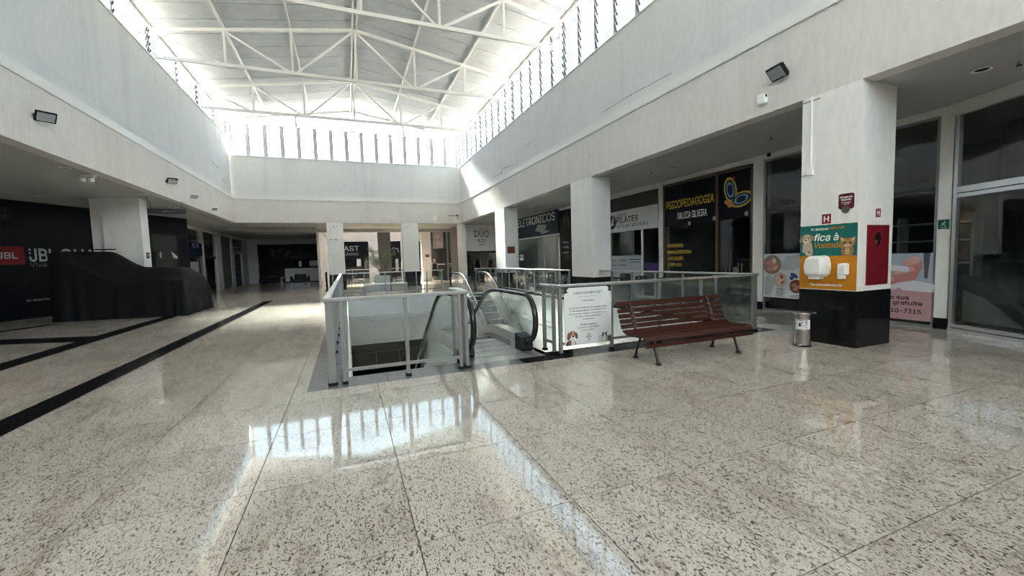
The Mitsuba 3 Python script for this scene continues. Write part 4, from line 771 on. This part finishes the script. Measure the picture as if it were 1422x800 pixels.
def chair(x, y, rot, lab, group=None):
    k = thing('chair', lab, 'chair', group)
    Mx = trimesh.transformations.translation_matrix([x, y, 0]) @ trimesh.transformations.rotation_matrix(math.radians(rot), [0, 0, 1])
    def A(nm, m): m = cat_(m).copy(); m.apply_transform(Mx); add(nm, m, BLACK, k)
    A('seat', cbx(-0.21, 0.21, -0.21, 0.21, 0.43, 0.46, 0.01))
    for sx in (-0.18, 0.18):
        for sy in (-0.18, 0.18): A('leg', cyl((sx*1.12, sy*1.12, 0), (sx, sy, 0.44), 0.013, 6))
    back = rrect(-0.20, 0.50, 0.20, 0.86, 0.06).difference(U([Point(-0.13+0.13*i+(0.065 if j % 2 else 0), 0.57+0.075*j).buffer(0.030, 5) for i in range(3) for j in range(4) if -0.13+0.13*i+(0.065 if j % 2 else 0) < 0.16]))
    m = ext(back, 0.02); m.apply_transform(np.array([[1, 0, 0, 0], [0, 0, 1, 0.20], [0, 1, 0, 0], [0, 0, 0, 1.0]])); m.fix_normals(); A('backrest', m)
    for sx in (-0.17, 0.17): A('back_post', cyl((sx, 0.20, 0.44), (sx, 0.215, 0.56), 0.011, 6))
def table(x, y, lab, w=0.7, h=0.74, top=CHAR, leg=ALUD, group=None):
    k = thing('table', lab, 'table', group)
    add('table_top', cbx(x-w/2, x+w/2, y-w/2, y+w/2, h-0.03, h, 0.008), top, k)
    for sx in (-1, 1):
        for sy in (-1, 1): add('leg', bx(x+sx*(w/2-0.05)-0.02, x+sx*(w/2-0.05)+0.02, y+sy*(w/2-0.05)-0.02, y+sy*(w/2-0.05)+0.02, 0, h-0.03), leg, k)
G1 = 'black perforated chairs outside the pilates studio'
for x, y, r, lab_ in ((8.55, 11.55, 200, 'black perforated chair right of the dark table by the pilates studio'), (9.15, 12.2, -60, 'black perforated chair between the dark table and the pilates glass'), (8.7, 12.85, 30, 'black perforated chair left of the dark table, half behind the second column'), (8.5, 10.6, 170, 'rightmost black perforated chair, next to the dark box planters')): chair(x, y, r, lab_, G1)
table(8.75, 12.15, 'small dark table among the perforated chairs by the pilates studio', 0.6)
for x, y0, y1, h, lab in ((9.35, 9.2, 9.85, 0.62, 'dark box planter right of its pair under the black shop window'), (9.35, 10.05, 10.6, 0.72, 'dark box planter left of its pair under the black shop window')):
    pb = thing('planter_box', lab, 'planter'); add('box', cbx(x, x+0.45, y0, y1, 0, h, 0.01), CHAR, pb); add('lip', cbx(x-0.015, x+0.465, y0-0.015, y1+0.015, h+0.001, h+0.03, 0.005), BLACK, pb)
G2 = 'black stools and chairs in front of the electronics shop'
for x, y, r, lab_ in ((8.6, 21.2, 20, 'black chair left of the pale topped table outside the electronics shop'), (9.1, 19.8, 200, 'black chair right of the pale topped table outside the electronics shop'), (8.6, 16.4, 100, 'black chair left of the pale legged table, right of the third column'), (8.9, 15.1, -30, 'black chair right of the pale legged table, left of the second column')): chair(x, y, r, lab_, G2)
table(8.7, 20.5, 'pale topped table between chairs outside the electronics shop', 0.6, 0.74, ALU); table(8.8, 15.8, 'dark table with pale legs between chairs right of the third column', 0.6)
for x, y, r, lab_ in ((0.2, 29.2, 30, 'dark chair right behind the left end column'), (0.9, 29.8, 180, 'dark chair behind the left end of the longer sofa bench'), (2.6, 28.8, 10, 'dark chair just right behind the palm planter'), (3.0, 29.6, 190, 'dark chair close to the left side of the right end column')): chair(x, y, r, lab_, 'dark chairs behind the palm')
table(-3.95, 33.0, 'light square side table left of the lone armchair in the far left hall', 0.75, 0.72, GREYF)
ac = thing('armchair', 'lone black armchair with thin legs in the far left hall by the white counter', 'armchair')
for nm, a in (('seat', (-3.5, -2.55, 31.7, 32.4, 0.38, 0.58)), ('backrest', (-3.4, -2.65, 32.3, 32.45, 0.585, 0.92)), ('arm', (-3.6, -3.505, 31.7, 32.45, 0.38, 0.78)), ('arm', (-2.545, -2.45, 31.7, 32.45, 0.38, 0.78))): add(nm, cbx(*a, 0.02), BLACK, ac)
for x in (-3.54, -2.51):
    for y in (31.74, 32.4): add('leg', bx(x-0.02, x+0.02, y-0.02, y+0.02, 0, 0.379), ALUD, ac)
for x, y, lab_ in ((-6.6, 41.0, 'left black lounge chair at the mouth of the dark far left shop'), (-5.9, 40.2, 'right black lounge chair at the mouth of the dark far left shop')):
    k = thing('armchair', lab_, 'armchair', 'black lounge chairs by the far left shop')
    add('seat', cbx(x-0.4, x+0.4, y-0.35, y+0.35, 0.15, 0.45, 0.03), BLACK, k); add('backrest', cbx(x-0.4, x+0.4, y+0.22, y+0.36, 0.452, 0.85, 0.03), BLACK, k)
    for sx in (-0.35, 0.35):
        for sy in (-0.3, 0.3): add('leg', bx(x+sx-0.02, x+sx+0.02, y+sy-0.02, y+sy+0.02, 0, 0.149), ALUD, k)

# mannequins and plant of the boutique
import manifold3d as m3
def figure(x, y, h, arms=0.25):
    s = h/1.75
    J = {'pelvis': (0, 0, .95, .14), 'waist': (0, 0, 1.10, .115), 'chest': (0, 0, 1.32, .135), 'neck': (0, 0, 1.50, .05), 'head': (0, .02, 1.63, .10), 'crown': (0, 0, 1.66, .095), 'shl': (-.17, 0, 1.40, .055), 'shr': (.17, 0, 1.40, .055), 'ell': (-.24, .03, 1.12, .042), 'elr': (.24, .03, 1.12, .042), 'hal': (-.24, -.08, .90, .034), 'har': (.24, -.08, .90, .034), 'hil': (-.085, 0, .92, .10), 'hir': (.085, 0, .92, .10), 'knl': (-.095, -.02, .50, .062), 'knr': (.095, -.02, .50, .062), 'anl': (-.10, .02, .09, .042), 'anr': (.10, .02, .09, .042), 'tol': (-.11, -.14, .035, .034), 'tor': (.11, -.14, .035, .034)}
    def ball(k): a = J[k]; return m3.Manifold.sphere(a[3]*s, 14).translate([a[0]*s+x, a[1]*s+y, a[2]*s])
    parts = [m3.Manifold.batch_hull([ball(a), ball(b)]) for a, b in (('pelvis', 'waist'), ('waist', 'chest'), ('chest', 'neck'), ('neck', 'head'), ('head', 'crown'), ('chest', 'shl'), ('chest', 'shr'), ('shl', 'ell'), ('shr', 'elr'), ('ell', 'hal'), ('elr', 'har'), ('pelvis', 'hil'), ('pelvis', 'hir'), ('hil', 'knl'), ('hir', 'knr'), ('knl', 'anl'), ('knr', 'anr'), ('anl', 'tol'), ('anr', 'tor'))]
    b = m3.Manifold.batch_boolean(parts, m3.OpType.Add).to_mesh()
    return trimesh.Trimesh(b.vert_properties[:, :3], b.tri_verts)
def dress(x, y, h, flare):
    s = h/1.75; return lathe([(0.155*s, 1.40*s), (0.165*s, 1.30*s), (0.135*s, 1.10*s), (0.185*s, 0.93*s), (flare*s, 0.45*s)], 20).apply_translation([x, y, 0])
for x, c, lab in ((8.75, (0.025, 0.025, 0.03), 'left mannequin in a dark dress behind the boutique glass'), (9.75, (0.03, 0.02, 0.025), 'right mannequin in a black dress behind the boutique glass')):
    mq = thing('mannequin', lab, 'mannequin')
    add('body', figure(x, 28.5, 1.7).apply_translation([0, 0, 0.15]), SKIN, mq, 40); add('dress', dress(x, 28.5, 1.7, 0.26).apply_translation([0, 0, 0.15]), ink(c), mq, 40)
    add('stand', cyl((x, 28.5, 0), (x, 28.5, 0.16), 0.25, 20), WHITE, mq)
mq = thing('mannequin', 'dark clothed figure with a pale head standing by the glass shop past the landing', 'mannequin')
add('body', figure(5.95, 30.0, 1.7), SKIN, mq, 40); add('coat', dress(5.95, 30.0, 1.7, 0.24), ink((0.02, 0.02, 0.022)), mq, 40)
bpnt = thing('potted_plant', 'tall plant in a pale pot inside the boutique, left of the mannequins', 'plant')
add('pot', lathe([(0, 0), (0.16, 0), (0.22, 0.4), (0.19, 0.4), (0, 0.36)], 20).apply_translation([7.95, 28.2, 0]), WHITE, bpnt)
lv, stm = fan_palm(7.95, 28.2, 0.37, 12, 0.45, 0.5, 1.4, 0.35, 9); add('foliage', lv, LEAF, bpnt); add('stem', stm, ink((0.10, 0.075, 0.04)), bpnt)

# glass shop past the landing, far right
s7 = thing('shopfront', 'dark framed glass shop with a pink poster, past the landing left of the boutique', 'shopfront')
f7 = Frame((6.15, 31.4, 0), (1, 0, 0))
add('post', f7.flat(sbox(0.85, 0, 0.97, 3.75), 0.12), CHAR, s7); add('post', f7.flat(sbox(1.03, 0, 1.15, 3.75), 0.12), ALUD, s7)
add('pane', f7.flat(sbox(0.0, 0.1, 2.2, 2.3), 0.01), SHOPGLASS, s7); add('cross_rail', f7.flat(sbox(0.2, 1.24, 1.9, 1.32), 0.06, 0.02), WHITE, s7)
add('header', f7.flat(sbox(0, 2.3, 2.2, 2.42), 0.08), CHAR, s7)
add('pink_poster', f7.flat(sbox(0.03, 2.5, 0.82, 3.72), 0.03, 0.02), ink((0.42, 0.33, 0.34)), s7)
for q in [sbox(0.3+0.17*k, 2.55, 0.40+0.17*k, 3.0) for k in range(3)]+[ellipse(0.4, 3.4, 0.22, 0.12, 20)]: add('poster_print', f7.flat(q, 0.003, 0.051), ink((0.55, 0.50, 0.50)), s7)
add('red_garment', f7.flat(Polygon([(0.25, 1.3), (0.65, 1.3), (0.5, 2.1), (0.4, 2.1)]), 0.05, -0.4), ink((0.22, 0.05, 0.07)), s7)
add('inner_wall', bx(6.2, 8.4, 33.5, 33.6, 0, 3.9), DARKIN, s7)
pq = thing('plaque', 'small red plaque on the white column far beyond the landing', 'plaque'); add('plate', bx(5.6, 5.9, 31.57, 31.595, 1.85, 2.05), ink((0.22, 0.03, 0.02)), pq)
pq = thing('plaque', 'bronze plaque on the third column on the right', 'plaque')
fq = Frame((7.14, 18.35, 1.78), (1, 0, 0)); add('plate', fq.flat(sbox(0, 0, 0.38, 0.32), 0.015), ink((0.20, 0.085, 0.035), 0.35), pq)
add('relief', fq.flat(U([sbox(0.05, 0.05, 0.33, 0.07), sbox(0.05, 0.10, 0.33, 0.12), sbox(0.08, 0.15, 0.30, 0.17), Point(0.19, 0.25).buffer(0.05)]), 0.004, 0.015), ink((0.07, 0.03, 0.015), 0.35), pq)

# signs of the far court
fs = Frame((-0.6, 44.98, 0), (1, 0, 0))
sg = thing('shop_sign', 'dark sign board with grey letters across the far court', 'sign')
add('board', fs.flat(sbox(0, 1.9, 2.8, 3.75), 0.06), NAVY, sg)
GRY = ink((0.30, 0.32, 0.34))
add('lettering', fs.put(text('FAST', 1.85, 0.50, True), 0.05, 2.82, 0.062), GRY, sg); add('lettering', fs.put(text('TRAINING', 1.85, 0.28), -0.10+0.05, 2.36, 0.062), GRY, sg)
add('window_pane', fs.flat(sbox(0, 1.0, 2.8, 1.9), 0.01, -0.1), SHOPGLASS, sg); add('white_poster', fs.flat(sbox(1.6, 1.25, 2.0, 2.0), 0.01, 0.062), ink((0.7, 0.72, 0.74)), sg)
add('sill_wall', fs.flat(sbox(0, 0, 2.8, 1.0), 0.1, -0.1), CHAR, sg)
sg = thing('shop_sign', 'narrow dark sign with a faint curl across the far court', 'sign')
add('board', fs.flat(sbox(4.9, 1.6, 6.0, 3.75), 0.06), NAVY, sg)
add('curl', fs.flat(U([LineString([(5.1, 2.9), (5.3, 3.1), (5.5, 2.95), (5.7, 3.0), (5.75, 2.6)]).buffer(0.04), ellipse(5.3, 2.75, 0.12, 0.05, 30)]), 0.004, 0.06), GRY, sg)
add('pale_poster', fs.flat(sbox(5.4, 0.6, 5.7, 1.9), 0.01, 0.07), ink((0.5, 0.5, 0.5)), sg)

# ---------------------------------------------------------------- left side: black hoarding, shops, cover
FJ = Frame((-10.15, 18.47, 0), (0.4519, 0.8921, 0))
hw_ = thing('wall_left_hoarding', 'black slanting hoarding with white lettering behind the covered stall', 'wall', None, 'structure')
for a, b in ((-7.0, -4.6), (-4.6, -2.2), (-2.2, 0.2), (0.2, 2.6), (2.6, 4.72), (4.72, 6.84)): add('panel', FJ.flat(sbox(a+0.002, 0, b-0.002, ZS), 0.08, -0.08), NAVY, hw_)
add('return_panel', bx(-8.05, -7.1, 24.62, 24.7, 0, ZS), NAVY, hw_)
JW = ink((0.42, 0.42, 0.44))
rb = thing('logo_panel', 'dark red square logo panel on the black hoarding at the left edge', 'sign')
add('panel', FJ.flat(sbox(-0.62, 1.82, 0.44, 2.42), 0.02, 0.001), ink((0.20, 0.012, 0.016)), rb)
add('lettering', FJ.put(text('JBL', 0.52, 0.20, True), -0.26, 2.02, 0.022), JW, rb)
hl = thing('hoarding_lettering', 'white brand lettering on the black hoarding, partly behind the covered stall', 'sign')
for t_, x, z, w, h, b_, c in (('JBL', 0.57, 1.93, 0.78, 0.42, True, JW), ('QUANTUM', 1.48, 1.93, 2.75, 0.42, True, JW), ('Viva o jogo', 0.57, 1.74, 1.25, 0.14, False, ink((0.14, 0.14, 0.16))), ('JBL QUANTUM', 0.36, 0.58, 0.66, 0.07, True, ink((0.20, 0.20, 0.21)))):
    add('lettering', FJ.put(text(t_, w, h, b_), x, z, 0.003), c, hl)
add('dots', FJ.flat(U([Point(0.60, 2.32).buffer(0.035), Point(0.60, 2.20).buffer(0.03)]), 0.003, 0.003), JW, hl)
ob = thing('outlined_logo', 'faint outlined square logo high on the black hoarding at the left edge', 'sign')
add('outline', FJ.flat(rrect(-0.40, 3.28, 0.22, 3.66, 0.04).difference(rrect(-0.385, 3.295, 0.205, 3.645, 0.03)), 0.003, 0.002), CHAR, ob)
add('lettering', FJ.put(text('PLAY', 0.45, 0.12, True), -0.32, 3.50, 0.002), CHAR, ob); add('lettering', FJ.put(text('ZONE', 0.45, 0.12, True), -0.32, 3.33, 0.002), CHAR, ob)
el = thing('hoarding_print', 'pale leaf shaped prints on the black hoarding right of the left column', 'sign')
add('print', FJ.flat(U([Polygon([(5.86, 2.33), (6.05, 2.22), (6.20, 2.08), (6.12, 1.98), (5.95, 2.06)]), Polygon([(5.26, 2.22), (5.36, 2.34), (5.38, 2.02), (5.30, 2.05)])]), 0.003, 0.002), ink((0.38, 0.38, 0.39)), el)  # pale leaf shapes printed on the hoarding
add('silhouette_print', FJ.flat(U([ellipse(5.6, 1.8, 0.55, 0.75), Polygon([(4.9, 3.1), (6.2, 3.1), (6.2, 2.2), (5.6, 2.6), (5.0, 2.3)])]), 0.002, 0.0005), pr('near_black', (0.014, 0.015, 0.018), 0.5), el)  # near-black printed shape under the pale leaf prints
hg = thing('hanging_sign', 'narrow dark hanging direction sign beside the left column', 'sign')
add('board', bx(-6.42, -5.28, 18.36, 18.40, 3.50, 3.67), CHAR, hg); add('lettering', Frame((-5.95, 18.355, 3.56), (1, 0, 0)).put(text('Estacionamento', 0.42, 0.045)), GRY, hg)
add('rod', [cyl((x, 18.38, 3.66), (x, 18.38, ZS), 0.008, 6) for x in (-6.3, -5.4)], CHAR, hg)
sp_ = thing('wall_plate', 'small black framed plate on the lit side of the left column', 'sign')
add('plate', bx(-6.39, -6.378, 17.98, 18.20, 1.92, 2.12), CHAR, sp_); add('print', bx(-6.378, -6.375, 18.02, 18.16, 1.97, 2.07), GRY, sp_)

FW = Frame((-8.0, 0, 0), (0, 1, 0))
ls = thing('wall_shops_left', 'shaded run of shop piers and glass on the far left', 'wall', None, 'structure')
add('pier', [FW.flat(sbox(a, 0, b, ZS), 0.2, -0.15) for a, b in ((24.7, 27.6), (29.8, 30.3), (32.9, 34.1), (36.6, 37.1), (40.2, 42.0))]+[FW.flat(sbox(27.6, 3.75, 40.2, ZS), 0.2, -0.15)], HALL, ls)
add('back_wall', bx(-12.6, -12.5, 24.7, 42, 0, ZS), MIDIN, ls)
lsf = thing('shopfront', 'dim glass shopfront with a blue sign on the far left, beside the black hoarding', 'shopfront')
add('pane', FW.flat(sbox(27.6, 0.05, 29.8, 3.75), 0.01, -0.05), SHOPGLASS, lsf); add('pane', FW.flat(sbox(30.3, 0.05, 32.9, 3.75), 0.01, -0.05), SHOPGLASS, lsf)
add('transom', [FW.flat(sbox(27.6, 2.15, 29.8, 2.2), 0.04, -0.04), FW.flat(sbox(30.3, 2.15, 32.9, 2.25), 0.04, -0.04)], CHAR, lsf); add('door_frame', FW.flat(sbox(29.55, 0, 29.75, 2.2), 0.06), ALUD, lsf)
add('blue_sign', FW.flat(sbox(27.7, 2.25, 29.75, 3.0), 0.05, 0.05), ink((0.010, 0.018, 0.06)), lsf); add('lettering', FW.put(text('C S', 1.0, 0.22, True), 28.1, 2.70, 0.102), GRY, lsf)
add('white_poster', FW.flat(sbox(27.9, 1.3, 29.2, 1.9), 0.01, 0.0), ink((0.4, 0.4, 0.4)), lsf)
lsg = thing('shopfront', 'shop with a white sign over a blue door, far down the left passage', 'shopfront')
add('shutter', FW.flat(sbox(34.1, 0.1, 36.6, 3.75), 0.03, -0.05), MIDIN, lsg)
add('sign_board', FW.flat(sbox(37.2, 2.62, 40.1, 3.15), 0.06), ink((0.5, 0.5, 0.5)), lsg); add('sign_strokes', [FW.flat(sbox(38.2, 2.92, 39.8, 3.02), 0.004, 0.06), FW.flat(sbox(38.2, 2.75, 39.4, 2.80), 0.004, 0.06), FW.flat(ellipse(37.7, 2.88, 0.2, 0.2), 0.004, 0.06)], CHAR, lsg)
add('blue_door', FW.flat(sbox(37.6, 0.02, 39.6, 2.55), 0.05, -0.05), ink((0.10, 0.125, 0.17)), lsg); add('door_bars', [FW.flat(sbox(37.7, z, 39.5, z+0.05), 0.01, 0.0) for z in (0.5, 0.9, 1.3, 1.7, 2.1)], CHAR, lsg)
add('jamb', [FW.flat(sbox(37.1, 0, 37.5, 2.62), 0.06, -0.02), FW.flat(sbox(39.7, 0, 40.2, 2.62), 0.06, -0.02)], WHITE, lsg)

# covered stall
from scipy.spatial import Delaunay
foot = Polygon([(-8.35, 16.80), (-6.4, 16.62), (-4.92, 16.30), (-4.86, 17.6), (-4.95, 19.25), (-6.22, 19.25), (-6.28, 17.56), (-8.35, 17.56)])
def sst(a, b, v): t = np.clip((np.asarray(v)-a)/(b-a), 0, 1); return t*t*(3-2*t)
def cover_h(x, y):
    back = 1.58+0.58*sst(-6.15, -7.25, x); front = 1.17+0.95*np.clip((-6.55-x)/1.6, 0, 1)**1.6
    t = sst(16.75, 17.35, y); h = front*(1-t)+back*t
    h = h-0.42*sst(18.2, 19.2, y)*sst(-6.3, -6.1, x)-0.30*sst(-5.35, -4.9, x)*t
    n = meshkit.fbm(np.stack([x*2.2, y*2.2, x*0], -1), 3, 5)-0.5
    return h+0.07*n
bpts = [foot.exterior.interpolate(d) for d in np.arange(0, foot.length, 0.045)]
B2 = np.array([(p.x, p.y) for p in bpts]); nb_ = len(B2)
gx, gy = np.meshgrid(np.arange(-8.3, -4.85, 0.06), np.arange(16.35, 19.25, 0.06)); I2 = np.stack([gx.ravel(), gy.ravel()], 1); inn = foot.buffer(-0.04)
I2 = I2[[inn.contains(Point(*q)) for q in I2]]
P2 = np.vstack([B2, I2]); D = Delaunay(P2); tri = np.array([t for t in D.simplices if foot.buffer(0.001).contains(Point(*P2[t].mean(0)))])
top3 = np.column_stack([P2, cover_h(P2[:, 0], P2[:, 1])])
tg = np.roll(B2, -1, 0)-np.roll(B2, 1, 0); nr = np.stack([tg[:, 1], -tg[:, 0]], 1); nr /= np.linalg.norm(nr, axis=1, keepdims=True)
if Polygon(B2).exterior.is_ccw is False: nr = -nr
V, Fc, LV = [top3], [tri], 12
s_ = np.arange(nb_)*0.045
ph = 5*meshkit.fbm(np.stack([s_*0.9, s_*0, s_*0], -1), 3, 2)
prev = np.arange(nb_); off = len(top3)
for k in range(1, LV+1):
    t = k/LV
    fold = 0.045*t*np.sin(s_*5.2+ph*6)+0.03*t*np.sin(s_*11+ph*3)+0.05*t
    pos = B2+nr*fold[:, None]; V.append(np.column_stack([pos, top3[:nb_, 2]*(1-t)+0.004]))
    cur = off+np.arange(nb_); nx = np.roll(np.arange(nb_), -1)
    Fc.append(np.stack([prev, cur, cur[nx]], 1)); Fc.append(np.stack([prev, cur[nx], prev[nx]], 1)); prev = cur; off += nb_
cv = trimesh.Trimesh(np.vstack(V), np.vstack(Fc), process=False)
add('covered_stall', cv, CLOTH, None, True, label='bulky stall wrapped in black cloth standing on the left, before the hoarding', cat='covered stall')
add('top_bar', bx(-7.55, -6.95, 17.3, 17.36, 2.20, 2.235), BLACK, 'covered_stall')

# ---------------------------------------------------------------- lamps and fittings
def flood(fr, x, z, lab, sc=1.0, mat=BLACK, yaw=0, tilt=35, arm=0.10):
    k = thing('floodlight', lab, 'floodlight')
    Mx = trimesh.transformations.translation_matrix([x, z, arm+0.06]) @ trimesh.transformations.rotation_matrix(math.radians(yaw), [0, 1, 0]) @ trimesh.transformations.rotation_matrix(math.radians(tilt), [1, 0, 0])
    def A(nm, m, mt):
        m = m.copy(); m.apply_scale(sc); m.apply_transform(Mx); m.apply_transform(fr.M); add(nm, m, mt, k)
    A('housing', cbx(-0.15, 0.15, -0.11, 0.11, -0.025, 0.02, 0.012), mat)
    A('lens', bx(-0.125, 0.125, -0.085, 0.085, 0.0205, 0.024), ink((0.30, 0.31, 0.32), 0.25))
    A('fins', cat_([bx(-0.12+0.04*i, -0.11+0.04*i, -0.09, 0.09, -0.05, -0.0255) for i in range(7)]), mat)
    add('bracket', [fr.put(cyl((x, z, 0), (x, z, arm+0.04), 0.014, 8)), fr.put(bx(x-0.05, x+0.05, z-0.04, z+0.04, 0, 0.012))], mat, k)
flood(FR, YE-4.95, 4.48, 'black floodlight on the right wall above the nearest column', 1.1, BLACK, -10, 40)
flood(FL, 11.04-YB, 4.55, 'black floodlight near the left end of the left wall', 1.0, BLACK, -50, 40)
flood(FL, 17.35-YB, 4.48, 'black floodlight in the middle of the left wall', 1.0, BLACK, -50, 40)
flood(FL, 19.45-YB, 4.28, 'white floodlight on the left wall, left of its smaller twin', 1.0, WHITE, -50, 40)
flood(FL, 22.1-YB, 4.13, 'small white floodlight low on the left wall near the far corner', 0.8, WHITE, -50, 40)
sb = thing('sensor_box', 'small white sensor box on the right wall left of the floodlight', 'sensor')
add('body', FR.put(cbx(YE-5.36, YE-5.22, 4.10, 4.26, 0.0, 0.10, 0.015)), WHITE, sb); add('eye', FR.put(bx(YE-5.22, YE-5.215, 4.20, 4.24, 0.03, 0.07)), BLACK, sb)
sb = thing('siren_box', 'white box on the far end wall left of the right corner', 'box')
add('body', FE.put(cbx(5.2-XL, 5.5-XL, 4.06, 4.42, 0.0, 0.15, 0.03)), GLOSS, sb)
br = thing('wall_bracket', 'thin dark wire bracket in the far right corner of the walls', 'bracket')
add('arm', [FE.put(cyl((6.3-XL, 4.42, 0.05), (6.85-XL, 4.40, 0.05), 0.012, 6)), FE.put(cyl((6.85-XL, 4.15, 0.04), (6.85-XL, 4.5, 0.04), 0.012, 6)), FE.put(bx(6.8-XL, 6.9-XL, 4.38, 4.48, 0.0, 0.06))], CHAR, br)
dt = thing('wall_hook', 'small pale hook plate on the right wall band above the second column', 'hook')
add('plate', FR.put(cbx(YE-11.1, YE-11.0, 4.55, 4.68, 0, 0.03, 0.008)), TRIM, dt)
for x, z in ((-0.55, 3.72), (-0.38, 3.72), (3.62, 3.72), (3.85, 3.72)):
    add('stain', bx(x-0.015, x+0.015, YE-0.006, YE-0.001, z-0.03, z+0.03), CHAR, 'column_003' if x < 0 else 'column_004')
cd = thing('cable_conduit', 'white cable trunking on the right column under the far wall', 'conduit'); add('trunking', bx(4.10, 4.14, YE-0.03, YE-0.001, 2.75, 3.92), WHITE, cd); add('box', bx(4.05, 4.18, YE-0.05, YE-0.001, 2.65, 2.75), WHITE, cd)
hk = thing('wall_bracket', 'grey arm bracket on the left column under the far wall', 'bracket'); add('arm', [cyl((-0.85, YE-0.05, 2.98), (-0.45, YE-0.12, 2.98), 0.015, 6), bx(-0.5, -0.4, YE-0.16, YE-0.08, 2.93, 3.0)], ALUD, hk)
def downlight(x, y, lab, group, z=ZS):
    k = thing('downlight', lab, 'ceiling light', group)
    add('ring', lathe([(0.075, -0.001), (0.105, -0.001), (0.105, -0.012), (0.075, -0.008)], 20).apply_translation([x, y, z]), WHITE, k); add('lens', cyl((x, y, z-0.004), (x, y, z-0.002), 0.075, 16), CHAR, k)
for x, y, w_ in ((-5.95, 12.9, 'nearest the left edge, left of the twin spots'), (-5.92, 16.75, 'right of the twin spots, before the left column'), (-8.81, 17.7, 'deep over the black hoarding'), (-6.2, 20.6, 'just past the left column'), (-6.8, 24, 'farthest down the left ceiling')): downlight(x, y, 'unlit downlight '+w_, 'downlights in the left ceiling')
for x, y, w_ in ((8.58, 9.12, 'over the yellow lettered shop'), (8.3, 10.06, 'between the yellow lettered shop and the pilates sign'), (8.65, 11.11, 'over the pilates sign'), (8.4, 15.89, 'left of the second column'), (8.37, 18.34, 'close to the third column'), (8.35, 3.05, 'at the top right, right of the nearest column')): downlight(x, y, 'unlit downlight '+w_, 'downlights over the right shops')
for x, y, w_ in ((-5.95, 13.75, 'beside the twin spots on the left'), (-6.0, 17.3, 'just before the left column'), (8.41, 9.83, 'between two downlights over the yellow lettered shop'), (8.56, 11.64, 'over the right end of the pilates sign'), (8.6, 17.16, 'over the dark panel by the second column'), (8.29, 17.3, 'beside another one left of the second column'), (8.52, 6.25, 'left of the nearest column top'), (8.49, 2.75, 'at the top right by the slanting glass')):
    k = thing('sprinkler', 'tiny sprinkler head '+w_, 'sprinkler', 'sprinkler heads')
    add('stem', cyl((x, y, ZS-0.05), (x, y, ZS-0.0005), 0.012, 8), ALUD, k); add('deflector', cyl((x, y, ZS-0.06), (x, y, ZS-0.052), 0.032, 10), CHAR, k)
tw = thing('emergency_lamp', 'twin white emergency spots under the left ceiling edge', 'emergency light')
add('body', cbx(-5.98, -5.72, 13.55, 13.72, ZS-0.05, ZS-0.001, 0.01), WHITE, tw)
for x in (-5.93, -5.77): add('spot', lathe([(0, -0.06), (0.05, -0.06), (0.07, 0.05), (0, 0.05)], 16).apply_transform(trimesh.transformations.rotation_matrix(0.6, [1, 0, 0])).apply_translation([x, 13.55, ZS-0.12]), WHITE, tw)
cm_ = thing('security_camera', 'small dark camera under the ceiling above the nail shop pier', 'camera'); add('base', cyl((9.88, 7.3, ZS-0.03), (9.88, 7.3, ZS-0.001), 0.04, 12), BLACK, cm_); add('dome', trimesh.creation.icosphere(2, 0.045).apply_translation([9.88, 7.3, ZS-0.05]), BLACK, cm_)
